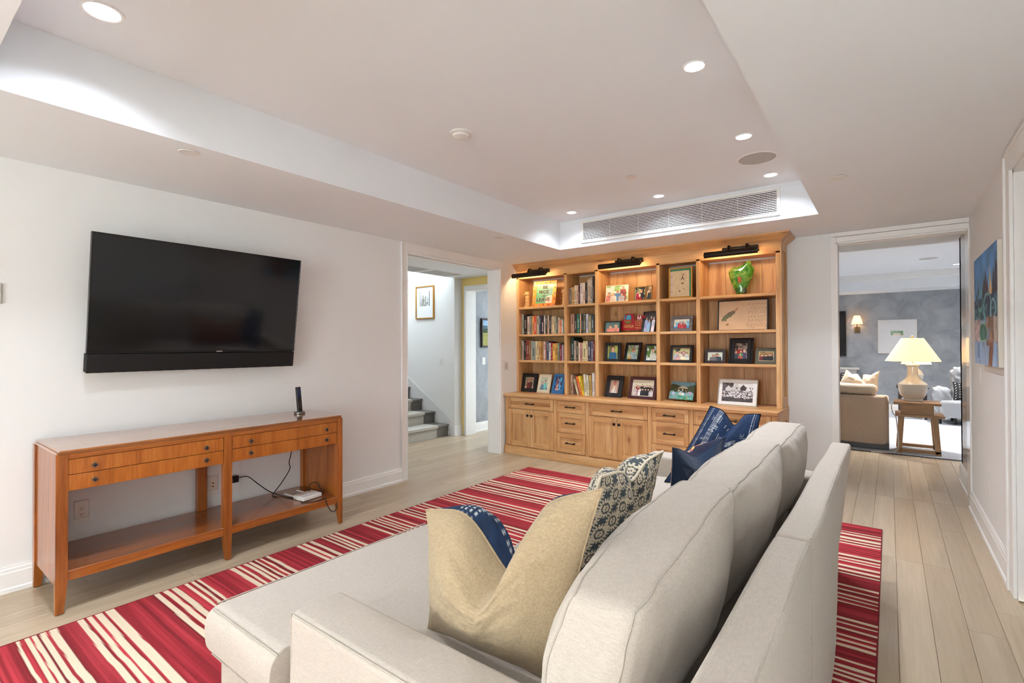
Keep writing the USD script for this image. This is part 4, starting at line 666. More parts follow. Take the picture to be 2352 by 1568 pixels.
cord('cable', 'thin black cable running from the wall adapter down to the console shelf', [(-4.0, 1.79, .39), (-3.96, 1.84, .392), (-3.93, 1.9, .33), (-3.9, 1.96, .27), (-3.88, 2.02, .23), (-3.8, 2.04, .222), (-3.7, 2.06, .222), (-3.64, 2.05, .225)])
cord('cable', 'thin black cable hanging from behind the console drawers to the shelf', [(-3.97, 2.22, .64), (-3.97, 2.19, .5), (-3.96, 2.17, .44), (-3.97, 2.18, .38), (-3.95, 2.1, .29), (-3.9, 2.0, .223), (-3.84, 2.0, .222)])
cord('cable', 'tangled black cable looping round the router and off the shelf edge', [(-3.6, 2.08, .222), (-3.54, 2.04, .222), (-3.5, 2.1, .221), (-3.49, 2.16, .221), (-3.5, 2.2, .223), (-3.462, 2.19, .22), (-3.448, 2.2, .17), (-3.446, 2.235, .12), (-3.45, 2.27, .125), (-3.462, 2.29, .16), (-3.48, 2.288, .2)])
cord('cable', 'short black cable arching over the back of the router', [(-3.66, 2.17, .25), (-3.68, 2.19, .30), (-3.66, 2.235, .31), (-3.63, 2.25, .26), (-3.6, 2.25, .222)])
ad = T('power_adapter', 'black power adapter plugged into the wall behind the console leg', 'power adapter', (XL, 1.755, .385))
obj('body', box(XL + .006, XL + .045, 1.735, 1.785, .36, .41, .005), M['black'], ad)
obj('prongs', cat([box(XL + .001, XL + .008, 1.748, 1.752, .38, .392), box(XL + .001, XL + .008, 1.766, 1.77, .38, .392)]), M['steel'], ad)
slot = paint('outlet_slots', (70, 56, 46), .6); face = paint('outlet_face', (244, 232, 216), .4)
def outlet(name, label, y, z, w, h, kind):
    t = T(name, label, 'outlet' if kind != 'blank' else 'wall plate', (XL, y, z))
    obj('plate', box(XL, XL + .006, y - w / 2, y + w / 2, z - h / 2, z + h / 2, .002), paint('outlet_plate', (246, 240, 232), .25), t)
    if kind == 'blank': return
    obj('insert', box(XL + .005, XL + .0085, y - .017, y + .017, z - .034, z + .034, .001), face, t)
    for s in (-1, 1):
        if kind == 'duplex': obj('socket', cat([box(XL + .0083, XL + .0089, y + a - .0012, y + a + .0012, z + s * .018 - .002, z + s * .018 + .006) for a in (-.006, .006)] + [box(XL + .0083, XL + .0089, y - .002, y + .002, z + s * .018 - .01, z + s * .018 - .006)]), slot, t)
        else: obj('jack', mv(lathe([(0, 0), (.005, 0), (.005, .007), (0, .007)], n=12), (XL + .008, y, z + s * .012), math.pi / 2, (0, 1, 0)) if False else cyl((XL + .008, y, z + s * .012), (XL + .016, y, z + s * .012), .005, 10), paint('brass_jack', (150, 100, 60), .3, .8), t)
    obj('clear_cover', box(XL + .0065, XL + .014, y - w / 2 + .004, y + w / 2 - .004, z - .04, z + h / 2 - .004, .002), pane, t)
outlet('wall_outlet', 'double power outlet low on the wall under the left half of the console', .857, .375, .078, .143, 'duplex')
outlet('jack_outlet', 'coaxial jack outlet on the wall left of the middle console leg', 1.612, .372, .081, .146, 'jack')
outlet('wall_plate', 'blank wall plate partly hidden behind the middle console leg', 1.72, .372, .081, .146, 'blank')
sw = T('control_panel', 'small grey wall control at the left edge of the picture beside the television', 'wall control', (XL, .46, 1.706))
obj('plate', box(XL, XL + .012, .42, .503, 1.648, 1.764, .003), M['grey_plastic'], sw); obj('display', box(XL + .0115, XL + .0125, .43, .49, 1.69, 1.75), M['black'], sw)
def wall_switch(label, x, y, z, axis, n=1, w=.05, h=.115, mat=None):
    t = T('wall_switch', label, 'light switch', (x, y, z)); pm = mat or M['white_plastic']; bx = lambda a, b, c, d, e, f, r: box(x + a * axis[0] + c * axis[1], x + b * axis[0] + d * axis[1], y + a * axis[1] * 0 + c * axis[2], y + d * axis[2], z + e, z + f, r)
    def B(d0, d1, w0, w1, z0, z1, r):
        if axis == '+x': return box(x + d0, x + d1, y + w0, y + w1, z + z0, z + z1, r)
        if axis == '-x': return box(x - d1, x - d0, y + w0, y + w1, z + z0, z + z1, r)
        return box(x + w0, x + w1, y - d1, y - d0, z + z0, z + z1, r)
    obj('plate', B(0, .006, -w / 2, w / 2, -h / 2, h / 2, .002), pm, t)
    for k in range(n):
        if n == 1: obj('rocker', B(.005, .0105, -.015, .015, -.032, .032, .002), pm, t)
        else: s = (h - .03) / n; obj('button', B(.005, .009, -w / 2 + .012, w / 2 - .012, -h / 2 + .015 + k * s + .002, -h / 2 + .015 + (k + 1) * s - .002, .001), M['grey_plastic'], t)
wall_switch('keypad of five small buttons on the wall left of the bookcase', XL, 5.185, 1.133, '+x', 5, .085, .12)
wall_switch('white light switch on the right wall below the mountain painting', XR, 5.17, 1.16, '-x', 1, .075, .12)
wall_switch('white light switch on the stair wall below the framed print', -5.676, SY, 1.157, '-y', 1, .075, .12)
wall_switch('white light switch on the grey wall below the field painting', GX, 6.30, 1.147, '+x', 1, .075, .12)
t = T('wall_outlet', 'white power outlet low on the right wall above the baseboard', 'outlet', (XR, 4.774, .41))
obj('plate', box(XR - .006, XR, 4.735, 4.81, .345, .475, .002), M['white_plastic'], t); obj('insert', box(XR - .009, XR - .005, 4.757, 4.79, .376, .444, .001), M['white_plastic'], t)
# ---------------------------------------------------------------- television and soundbar
TVC, TVW, TVH, TVT = np.array([-3.856, 1.519, 1.7265]), 1.331, .744, .149
tv = T('television', 'large flat black television tilted down on the left wall', 'television', (XL, 1.519, 1.72))
RT_ = lambda m: mv(m, TVC, TVT, (0, 1, 0))
obj('housing', RT_(cat([box(-.03, -.002, -TVW / 2, TVW / 2, -TVH / 2, TVH / 2, .003), box(-.055, -.028, -TVW * .38, TVW * .38, -TVH * .42, TVH * .3, .008)])), paint('tv_housing', (30, 31, 33), .35, .3), tv)
scr = material('tv_screen', {'p': ('principled_bsdf', {'base_color': (.004, .004, .005), 'roughness': .09, 'specular_ior_level': .55})})
obj('screen', RT_(box(-.003, .0, -TVW / 2 + .007, TVW / 2 - .007, -TVH / 2 + .016, TVH / 2 - .007)), scr, tv)
obj('bezel', RT_(cat([box(-.004, .0025, -TVW / 2, TVW / 2, -TVH / 2, -TVH / 2 + .016, .001), box(-.004, .0015, -TVW / 2, TVW / 2, TVH / 2 - .007, TVH / 2, .001), box(-.004, .0015, -TVW / 2, -TVW / 2 + .007, -TVH / 2, TVH / 2, .001), box(-.004, .0015, TVW / 2 - .007, TVW / 2, -TVH / 2, TVH / 2, .001)])), paint('tv_bezel', (16, 16, 17), .2), tv)
m = meshkit.text_mesh('SAMSUNG', .006, .0006, True); v = np.asarray(m.vertices)
obj('logo', RT_((np.c_[v[:, 2] + .0026, v[:, 0] + .07, v[:, 1] - TVH / 2 + .005], m.faces)), paint('tv_logo', (226, 226, 226), .3), tv)
obj('mount_plate', box(XL, XL + .03, 1.3, 1.75, 1.55, 1.9, .004), M['black'], tv)
obj('mount_arm', cat([tube([(XL + .02, y, 1.72), (XL + .07, y, 1.72), tuple(TVC + [-.055, y - 1.519, -.03])], .018, 8) for y in (1.38, 1.66)]), M['black'], tv)
sb = T('soundbar', 'long black soundbar mounted under the television', 'soundbar', (XL, 1.519, 1.28))
obj('body', RT_(box(-.06, .004, -TVW / 2 + .0, TVW / 2 - .0, -TVH / 2 - .122, -TVH / 2 - .004, .004)), paint('soundbar_cloth', (9, 9, 10), .75), sb)
obj('bracket', cat([RT_(box(-.075, -.055, a, a + .05, -TVH / 2 - .1, -TVH / 2 + .2, .002)) for a in (-.3, .25)]), M['black'], sb)

# ================================================================ RUG
WHITE = [(-.30, -.285), (-.27, -.25), (-.235, -.21), (-.10, -.08), (-.06, -.03), (-.01, .02), (.04, .07), (.23, .25), (.27, .295), (.31, .33), (.345, .37), (.463, .475), (.493, .51), (.518, .536), (.546, .567), (.58, .609), (.686, .711), (.725, .746), (.757, .787), (.802, .839), (1.018, 1.045), (1.063, 1.088), (1.102, 1.131), (1.171, 1.186), (1.204, 1.219), (1.235, 1.25), (1.42, 1.448), (1.462, 1.479), (1.504, 1.525), (1.536, 1.554), (1.573, 1.587), (1.606, 1.621), (1.644, 1.667), (1.86, 1.885), (1.902, 1.928), (1.954, 1.98), (2.048, 2.066), (2.085, 2.103), (2.117, 2.136), (2.16, 2.184), (2.397, 2.423), (2.466, 2.483), (2.51, 2.527), (2.544, 2.561), (2.583, 2.606), (2.641, 2.658), (2.76, 2.785), (2.81, 2.83), (2.86, 2.875), (2.925, 2.945), (2.985, 3.0), (3.03, 3.055), (3.23, 3.245), (3.28, 3.295), (3.325, 3.345), (3.39, 3.41), (3.45, 3.475), (3.64, 3.66), (3.69, 3.72), (3.76, 3.79), (3.85, 3.87), (3.895, 3.92), (3.955, 3.99), (4.2, 4.22), (4.25, 4.275), (4.305, 4.35), (4.395, 4.43), (4.46, 4.475)]
RX0, RX1, RY0, RY1 = -3.305, -.055, -.35, 4.675
rg_ = T('area_rug', 'flat-woven red rug with cream stripes under the sectional sofa', 'rug', (-1.68, 2.16, 0))
nx, ny = 44, int((RY1 - RY0) / .0042); X, Y = np.meshgrid(np.linspace(RX0, RX1, nx), np.linspace(RY0, RY1, ny), indexing='ij')
wob = (meshkit.fbm(np.stack([X * 1.6, Y * .5, 0 * X], -1), 2, 3) - .5) * .016 + (meshkit.fbm(np.stack([X * 9, Y * 3, 0 * X], -1), 2, 4) - .5) * .004
yy = Y + wob; nse = meshkit.fbm(np.stack([X * .7, yy * 70, 0 * X], -1), 3, 5)[..., None]; nb = meshkit.fbm(np.stack([X * .2, yy * 16, 0 * X], -1), 2, 7)[..., None]
C = np.array((146., 26, 38)) * (.62 + .55 * nse + .25 * nb) + np.array((22, 22, 20)) * np.clip((nse - .45) * 4, 0, 1)
for a, b in WHITE: k = (yy > a) & (yy < b); C[k] = (np.array((232, 214, 186)) * (.96 + .06 * nse))[k]
Z = .0075 + (meshkit.fbm(np.stack([X * 3, Y * 3, 0 * X], -1), 2, 9) - .5) * .004
top = np.stack([X, Y, Z], -1).reshape(-1, 3); g = grid(nx, ny)
obj('weave', (top, g), M['rug'], rg_, color=lin(np.clip(C, 0, 255)).reshape(-1, 3), smooth=True)
edge = np.r_[[(RX0 - .004, y, 0) for y in np.linspace(RY0, RY1, 60)]]
obj('binding', cat([tube([(x, y, .0045) for y in np.linspace(RY0, RY1, 40)], .0042, 6) for x in (RX0, RX1)] + [tube([(x, y, .0045) for x in np.linspace(RX0, RX1, 30)], .0042, 6) for y in (RY0, RY1)]), paint('rug_binding', (126, 24, 34), .9), rg_)

# ================================================================ SECTIONAL SOFA
LN = M['linen']; seam = M['linen_dark']
so = T('sectional_sofa', 'pale linen slipcovered sectional sofa with a chaise, seen from behind', 'sofa', (-1.0, 2.2, 0))
def wr(V, amp=.004, s=5., seed=0): return (meshkit.fbm(V * s, 3, seed) - .5) * 2 * amp
def hang(V, U, seed=1):
    V = V.copy(); n = wr(V, .006, 4., seed); low = np.clip(-U[:, 2], 0, 1)
    V[:, 0] += n * low * np.sign(U[:, 0]) * (np.abs(U[:, 0]) > .9); V[:, 1] += n * low * np.sign(U[:, 1]) * (np.abs(U[:, 1]) > .9); return V
obj('base', rbox((-1.40, .80, .008), (-.28, 3.66, .302), .02, (20, 40, 8), lambda V, U: hang(V, U, 1)), LN, so, smooth=True)
obj('chaise_base', rbox((-1.925, .795, .008), (-1.38, 1.845, .302), .02, (16, 24, 8), lambda V, U: hang(V, U, 2)), LN, so, smooth=True)
def chaise(V, U):
    V = V.copy(); s = np.clip((V[:, 0] + 1.475) / .012, 0, 1); s = s * s * (3 - 2 * s)
    V[:, 1] += s * .205 * (1.85 - V[:, 1]) / (1.85 - .765)
    cr = np.clip(1 - U[:, 0] ** 2, 0, 1) * np.clip(1 - U[:, 1] ** 2, 0, 1); V[:, 2] += np.where(U[:, 2] > 0, .022 * cr ** .6, 0) + wr(V, .004, 3.5, 4) * (U[:, 2] > 0)
    V[:, 1] += np.where(U[:, 1] < -.8, -.012, 0) * np.clip(1 - U[:, 2] ** 2, 0, 1) * (1 - s); V[:, 0] += np.where(U[:, 0] < -.9, -.016, 0) * np.clip(1 - U[:, 2] ** 2, 0, 1); return V
obj('chaise_cushion', rbox((-1.965, .765, .298), (-.5, 1.848, .47), .045, (110, 44, 8), chaise), LN, so, smooth=True)
obj('cushion_welt', cat([tube([(x, .776, .4655) for x in np.linspace(-1.93, -1.48, 14)], .0026, 6), tube([(x, .772, .308) for x in np.linspace(-1.93, -1.48, 14)], .0026, 6), tube([(-1.957, y, .4655) for y in np.linspace(.80, 1.82, 24)], .0026, 6)]), seam, so, smooth=True)
def seat(V, U):
    V = V.copy(); cr = np.clip(1 - U[:, 0] ** 2, 0, 1) * np.clip(1 - U[:, 1] ** 2, 0, 1); V[:, 2] += np.where(U[:, 2] > 0, .025 * cr ** .6, 0) + wr(V, .004, 3.5, 5) * (U[:, 2] > 0); return V
for a, b in ((1.856, 2.672), (2.678, 3.49)): obj('seat_cushion', rbox((-1.43, a, .298), (-.5, b, .468), .045, (34, 30, 8), seat), LN, so, smooth=True)
def armfn(side):
    def fn(V, U):
        V = V.copy(); V[:, 2] += np.where(U[:, 2] > .5, .006, 0) * np.clip(1 - U[:, 1] ** 2, 0, 1); low = np.clip(-U[:, 2], 0, 1)
        V[:, 1] += side * .02 * np.clip(.5 - U[:, 2], 0, 1.5) * (U[:, 1] * side > .0); V += (wr(V, .0035, 6., 6) * np.sign(U[:, 1]) * (np.abs(U[:, 1]) > .9))[:, None] * [0, 1, 0]; return V
    return fn
obj('arm', rbox((-1.445, .79, .012), (-.27, .968, .602), .022, (50, 8, 26), armfn(-1)), LN, so, smooth=True)
obj('arm', rbox((-1.425, 3.492, .012), (-.27, 3.672, .602), .022, (50, 8, 26), armfn(1)), LN, so, smooth=True)
obj('arm_welt', cat([tube([(x, .7945, .597) for x in np.linspace(-1.425, -.28, 40)], .003, 6), tube([(-1.4385, .795, z) for z in np.linspace(.03, .595, 20)], .0028, 6), tube([(-1.43, y, .5975) for y in np.linspace(.80, .955, 8)], .0028, 6)]), seam, so, smooth=True)
def outer(y, z):
    f = np.clip((3.66 - y) / 1.2, 0, 1); f = f * f * (3 - 2 * f); return -.275 + .085 * z / .8 + .078 * np.clip(1 - z / .8, 0, 1) * f
def backfn(V, U):
    V = V.copy(); z, y = V[:, 2], V[:, 1]; o = outer(y, z); i = -.40 + .105 * z / .8; s = (U[:, 0] + 1) / 2; V[:, 0] = i + (o - i) * s
    V[:, 0] += wr(np.c_[y, z, z * 0], .006, 2.5, 8) * (U[:, 0] > .8); V[:, 2] += .006 * np.sin(y * 5) * (U[:, 2] > .8); return V
for a, b in ((.79, 1.757), (1.762, 3.668)): obj('back', rbox((-.36, a, .012), (-.2, b, .802), .026, (6, int(40 * (b - a)), 30), backfn), LN, so, smooth=True)
obj('back_welt', cat([tube([(outer(y, .8) - .008, y, .7965 + .006 * np.sin(y * 5)) for y in np.linspace(a + .02, b - .02, 50)], .0028, 6) for a, b in ((.79, 1.757), (1.762, 3.668))] + [tube([(outer(3.66, z) - .006, 3.662, z) for z in np.linspace(.03, .78, 30)], .0028, 6)]), seam, so, smooth=True)
def back_cushion(y0, y1, seed, near_sag, far_sag, h=.475, xt=-.49, xb=-.575, th=.15, bulge=.085):
    lo, hi = np.array([-th / 2, y0, .462]), np.array([th / 2, y1, .462 + h]); r = .024; c, hf = (lo + hi) / 2, (hi - lo) / 2
    def fn(V, U):
        V = V.copy(); cy, cz = np.clip(1 - U[:, 1] ** 2, 0, 1), np.clip(1 - U[:, 2] ** 2, 0, 1)
        b = bulge * (cy ** .55) * (cz ** .55); V[:, 0] += U[:, 0].clip(-1, 1) * b
        V[:, 2] += (U[:, 2] > 0) * (.02 * cy ** .7) * U[:, 2] - near_sag * np.clip((1 - U[:, 1]) / 2, 0, 1) ** 1.25 * np.clip(U[:, 2], 0, 1) - far_sag * np.clip(U[:, 1], 0, 1) ** 3 * np.clip(U[:, 2], 0, 1)
        V[:, 1] += (np.abs(U[:, 1]) > .8) * np.sign(U[:, 1]) * .03 * cz ** .7
        t = (U[:, 2] + 1) / 2; V[:, 0] += xb + (xt - xb) * t
        d = wr(np.c_[V[:, 0] * .6, V[:, 1], V[:, 2]], .012, 6., seed) + wr(np.c_[V[:, 1] * 1.7 + V[:, 2] * 1.2, V[:, 2] * .8 - V[:, 1] * .5, V[:, 0] * 0], .008, 9., seed + 40) * np.clip(np.hypot(U[:, 1], U[:, 2]) - .45, 0, 1); V[:, 0] += d * np.sign(U[:, 0]) * (np.abs(U[:, 0]) > .6); V[:, 2] += wr(V, .006, 7., seed + 9) * (U[:, 2] > .8); return V
    p = obj('back_cushion', rbox(lo, hi, r, (6, 46, 34), fn), LN, so, smooth=True)
    k = r * .26; loops = []
    for sx in (-1, 1):
        q = []; n = 36
        for a, b in (((-1, -1), (1, -1)), ((1, -1), (1, 1)), ((1, 1), (-1, 1)), ((-1, 1), (-1, -1))):
            for s in np.linspace(0, 1, n, endpoint=False): q.append((sx, a[0] + (b[0] - a[0]) * s, a[1] + (b[1] - a[1]) * s))
        q = np.array(q + q[:1]); V = c + q * (hf - k); corner = np.minimum(1 - np.abs(q[:, 1]), 1 - np.abs(q[:, 2])) ; loops.append(tube(fn(V, q * (1 - k / hf)), .0026, 6))
    obj('welt', cat(loops), seam, p, smooth=True)
back_cushion(.965, 1.722, 21, .085, .0); back_cushion(1.75, 2.64, 22, .02, .0); back_cushion(2.665, 3.475, 23, .02, .03)

# ---------------------------------------------------------------- throw pillows
def sm(a, b, x): t = np.clip((x - a) / (b - a), 0, 1); return t * t * (3 - 2 * t)
def pillow(name, label, BL, BR, TL, TR, ta, tb, dip, mats, paints=(None, None), cord_mat=None, n=90, bow=.05, sag=0., seed=0, crease=.6, wid=.2, lift=.0):
    BL, BR, TL, TR = (np.array(p, float) for p in (BL, BR, TL, TR)); N = np.cross(BR - BL, TL - BL) + np.cross(TR - BR, TL - TR) * 0; N /= np.linalg.norm(N); ux = (BR - BL) / np.linalg.norm(BR - BL); up = (TL + TR - BL - BR); up /= np.linalg.norm(up)
    t = T(name, label, 'throw pillow', tuple((BL + BR) / 2))
    e = .5 - .5 * np.cos(np.linspace(0, np.pi, n)); e = .6 * e + .4 * np.linspace(0, 1, n); Ug, Vg = np.meshgrid(e, e, indexing='ij'); W_ = np.linalg.norm(BR - BL)
    def seamp(u, v):
        u, v = u[..., None], v[..., None]; P = (1 - u) * (1 - v) * BL + u * (1 - v) * BR + (1 - u) * v * TL + u * v * TR
        P = P + ux * W_ * bow * (4 * v * (1 - v)) * (1 - 2 * u) + up * W_ * (bow * .7 * 4 * u * (1 - u) * (1 - 2 * v)) - up * sag * 4 * u * (1 - u) * (1 - v) ** 2
        return P + np.array(dip, float) * np.exp(-((u - .5) / wid) ** 2) * v ** 1.7
    S = seamp(Ug, Vg)
    h = (np.sin(np.pi * Ug).clip(0) ** .62) * (np.sin(np.pi * Vg).clip(0) ** .62); cr = 1 - crease * np.exp(-((Ug - .5) / .085) ** 2) * sm(.45, 1., Vg)
    for side, (th, mat, pf, nm) in enumerate(((ta, mats[0], paints[0], 'front_panel' if paints[0] is not None else 'cover_panel'), (tb, mats[1], paints[1], 'rear_panel'))):
        wv = (meshkit.fbm(np.stack([Ug * 5, Vg * 5, 0 * Ug + side * 7], -1), 4, seed + side) - .5); rid = 1 - np.abs(meshkit.fbm(np.stack([Ug * 3.2 + Vg * 1.5, Vg * 3.2 - Ug, 0 * Ug], -1), 3, seed + 3) * 2 - 1); D = th * h * cr + (.035 * wv + .016 * (rid - .7)) * h
        dirn = N if side == 0 else -N + up * lift * 1.0
        if side and lift: D = D * (.55 + .9 * Vg ** 2)
        P = S + dirn * D[..., None]; f = grid(n, n); f = f if side == 0 else f[:, ::-1]
        col = None if pf is None else lin(np.clip(pf(Ug, Vg), 0, 255)).reshape(-1, 3)
        obj(nm, (P.reshape(-1, 3), f), mat, t, smooth=True, color=col)
    lp = [(a, 0) for a in e[:-1]] + [(1, a) for a in e[:-1]] + [(a, 1) for a in e[::-1][:-1]] + [(0, a) for a in e[::-1]]; lp = np.array(lp)
    obj('piping', tube(seamp(lp[:, 0], lp[:, 1]), .0035 if cord_mat is None else .006, 7), cord_mat or mats[0], t, smooth=True)
    return t
def indigo(u, v):
    n = noise2(u, v, 60, 51)[..., None]; n2 = noise2(u, v, 5, 52)[..., None]; c = np.array((26., 48, 82)) * (.62 + .5 * n + .35 * n2); rg = np.random.RandomState(12)
    def dots(m, x, per): c[m & ((x / per) % 1 < .62)] = (206, 212, 214)
    for x in (.07, .1, .9, .935): dots(np.abs(u - x) < .004, v, .016)
    for x in (.22, .245, .27, .295): dots((np.abs(u - x) < .0035) & (v > .1), v, .02)
    for k in range(26):
        x, y = .1 + .8 * rg.rand(), .06 + .88 * rg.rand(); L = rg.uniform(.05, .11)
        for q in range(rg.randint(3, 5)): dots((np.abs(u - x - q * .022) < .0035) & (v > y) & (v < y + L * rg.uniform(.6, 1)), v, rg.choice([.014, .03, .012]))
    for k in range(12):
        x, y = .1 + .8 * rg.rand(), .06 + .88 * rg.rand()
        for q in range(3): dots((np.abs(v - y - q * .02) < .0035) & (u > x) & (u < x + .1), u, .014)
    return c
def paisley(u, v):
    n = noise2(u, v, 50, 55)[..., None]; c = np.array((80., 90, 94)) * (.82 + .36 * n); su, sv = .165, .215
    for s in (0, 1):
        iu = np.floor(u / su + .5 * s); iv = np.floor(v / sv + .5 * s); a, b = (u - (iu - .5 * s + .5) * su), (v - (iv - .5 * s + .5) * sv)
        a = a - .12 * b; a, b = a * .72, b * .72; th = np.arctan2(b / 1.4, a); r = np.hypot(a, b / 1.4); R0 = .038 * (1 + .14 * np.sign(np.sin(17 * th)))
        m = r < R0; inner = m & (((np.sin(a * 330 + 1.3 * np.sin(b * 200)) * np.sin(b * 260) > .35) & (r < .028)) | (np.abs(r - .019) < .003)); c[m] = (226, 214, 190); c[inner] = (84, 88, 88)
    return c
def kilim(u, v):
    n = noise2(u, v, 70, 57)[..., None]; c = np.array((196., 168, 146)) * (.8 + .35 * n); z = np.abs(((u * 7) % 1) - .5) * .16
    for y0, w_, col in ((.3, .035, (176, 48, 36)), (.62, .03, (170, 44, 34))): m = np.abs(v - y0 - z + .04) < w_; c[m] = (np.array(col) * (.8 + .4 * n))[m]
    for a, b, col in ((0, .08, (26, 36, 62)), (.08, .13, (196, 44, 46)), (.13, .17, (30, 30, 50)), (.17, .21, (222, 150, 50)), (.8, .84, (222, 150, 60)), (.84, .93, (222, 110, 100)), (.93, 1.01, (30, 34, 58))): m = (v >= a) & (v < b); c[m] = (np.array(col) * (.8 + .4 * n))[m]
    m = (v > .84) & (v < .93) & (((u * 9) % 1) < .4); c[m] = (232, 190, 90); m = (v > .84) & (v < .93) & (np.abs(((u * 9) % 1) - .62) < .1); c[m] = (36, 40, 66)
    return c
FX, NV, PC = M['flax'], M['navy_cloth'], M['cloth_print']
pillow('throw_pillow', 'large flax-backed pillow with an indigo front, standing on the chaise nearest the camera', (-1.195, 1.125, .487), (-.70, 1.14, .487), (-1.215, 1.135, .862), (-.575, 1.13, 1.04), .125, .12, (.03, .02, -.20), (FX, PC), (None, indigo), n=140, seed=60, wid=.15, bow=.04, lift=.75)
pillow('throw_pillow', 'slate grey pillow block-printed with cream paisley and cream cord edging', (-.97, 1.56, .487), (-.97, 2.19, .487), (-.80, 1.56, .945), (-.795, 2.14, .935), .095, .13, (-.01, 0, -.06), (PC, PC), (paisley, paisley), M['cord'], n=240, seed=62, wid=.14, crease=.7, bow=.03, lift=.35)
pillow('throw_pillow', 'small lumbar pillow with a plain navy back and a red and orange kilim front', (-.93, 2.56, .5), (-.90, 3.16, .5), (-.875, 2.5, .885), (-.80, 3.22, .845), .07, .085, (-.03, 0, -.075), (NV, PC), (None, kilim), n=110, seed=64, wid=.3, crease=.2, bow=.04, lift=.9)
pillow('throw_pillow', 'indigo pillow with white dashes and a flax back, at the far end of the sofa', (-1.20, 3.26, .49), (-.66, 3.26, .49), (-.935, 3.38, 1.0), (-.635, 3.37, .972), .10, .085, (.0, .0, -.085), (PC, FX), (indigo, None), n=150, seed=66, wid=.16, bow=.03, lift=.5)

# ================================================================ CEILING FIXTURES
lamp_glow = beam('downlight_lens', (236, 244, 255), DOWNLIGHT); hall_glow = glow('unseen_hall_lens', (236, 244, 255), HALL_LIGHT); far_glow = beam('far_downlight_lens', (250, 248, 248), FAR_LIGHT, 6.)
refl = paint('downlight_reflector', (240, 240, 238), .3)
def downlight(label, x, y, z, g, group, R=.058):
    t = T('recessed_light', label, 'recessed light', (x, y, z), group=group)
    obj('trim_ring', lathe([(R * .8, 0.02), (R * .8, -.002), (R * .86, -.0045), (R * .98, -.004), (R, 0.0), (R, .004)], n=36), M['trim'], t, local=True, smooth=30)
    obj('lens', disc((0, 0, -.0005), R * .79, up=-1), g, t, local=True)
    return t
GR = 'recessed lights in the tray ceiling'
for k, (x, y, r, w) in enumerate(((-.77, 2.54, .058, 'nearest of the three recessed lights along the right of the tray ceiling'), (-.77, 3.60, .058, 'middle of the three recessed lights along the right of the tray ceiling'), (-.77, 4.55, .058, 'recessed light in the far right corner of the tray ceiling'), (-1.715, 4.55, .058, 'recessed light centred before the long air grille'), (-2.655, 4.55, .058, 'recessed light in the far left corner of the tray ceiling'), (-2.611, .617, .077, 'large recessed light in the near left corner of the tray ceiling'))):
    downlight('glowing ' + w, x, y, ZT, lamp_glow, GR, r)
for x, y in ((-3.5, -1.6), (-1.7, -1.6), (-.1, -.6)): downlight({-3.5: 'left', -1.7: 'middle', -.1: 'right'}[x] + ' added recessed fill light behind the camera', x, y, ZC, lamp_glow, 'added fill lights behind the camera')  # added out of view to raise the fill light
sp = T('ceiling_speaker', 'round pale grey flush ceiling speaker between two recessed lights', 'speaker', (-.78, 4.08, ZT))
obj('grille', lathe([(0, -.004), (.12, -.004), (.128, -.003), (.128, 0)], n=48), paint('speaker_grille', (190, 188, 184), .8), sp, local=True, smooth=30); obj('rim', lathe([(.128, 0), (.128, -.005), (.134, -.005), (.137, 0)], n=48), M['trim'], sp, local=True, smooth=30)
sd = T('smoke_detector', 'white domed smoke detector in the middle of the tray ceiling', 'smoke detector', (-2.237, 2.40, ZT))
obj('base', lathe([(.06, 0), (.073, 0), (.074, -.012), (.066, -.016), (0, -.016)], n=44), M['white_plastic'], sd, local=True, smooth=30); obj('dome', lathe([(.055, -.016), (.05, -.028), (.03, -.034), (0, -.035)], n=44), M['white_plastic'], sd, local=True, smooth=40)
def cap(label, x, y, z, r=.05):
    t = T('sprinkler_cap', label, 'sprinkler cover', (x, y, z))
    obj('cover', lathe([(0, -.006), (r * .96, -.006), (r, -.004), (r, -.0025), (0, -.0025)], n=36), M['white_plastic'], t, local=True, smooth=30); obj('gap_ring', lathe([(r * .9, -.0026), (r * .9, 0)], n=36), M['dark'], t, local=True)
cap('flat round white sprinkler cover on the soffit above the television', -3.11, 1.119, ZC); cap('flat round white sprinkler cover on the soffit above the hall opening', -3.144, 3.926, ZC); cap('flat round white sprinkler cover on the tray ceiling near the grille', -1.703, 3.891, ZT, .048); cap('flat round white sprinkler cover on the right soffit', -.257, 3.851, ZC)
ag = T('air_grille', 'long white slatted air return grille in the far face of the tray', 'air vent', (-1.72, TY1, 2.65))
gx0, gx1, gz0, gz1 = -2.675, -.77, 2.55, 2.747
obj('back', box(gx0, gx1, TY1 - .003, TY1 - .001, gz0, gz1), paint('grille_shade', (16, 15, 14), 1.), ag)  # near-black sheet: the shade behind the slats is put into its colour
obj('frame', cat([box(gx0 - .025, gx1 + .025, TY1 - .014, TY1, gz0 - .025, gz0, .0015), box(gx0 - .025, gx1 + .025, TY1 - .014, TY1, gz1, gz1 + .025, .0015), box(gx0 - .025, gx0, TY1 - .014, TY1, gz0, gz1), box(gx1, gx1 + .025, TY1 - .014, TY1, gz0, gz1)]), M['trim'], ag)
for k in range(13): z = gz0 + (k + .5) * (gz1 - gz0) / 13; obj('slat', box(gx0, gx1, TY1 - .013, TY1 - .009, z - .0042, z + .0042), M['trim'], ag)
for k in range(1, 6): x = gx0 + k * (gx1 - gx0) / 6; obj('divider', box(x - .002, x + .002, TY1 - .009, TY1 - .003, gz0, gz1), paint('grille_divider', (176, 174, 170), .5), ag)
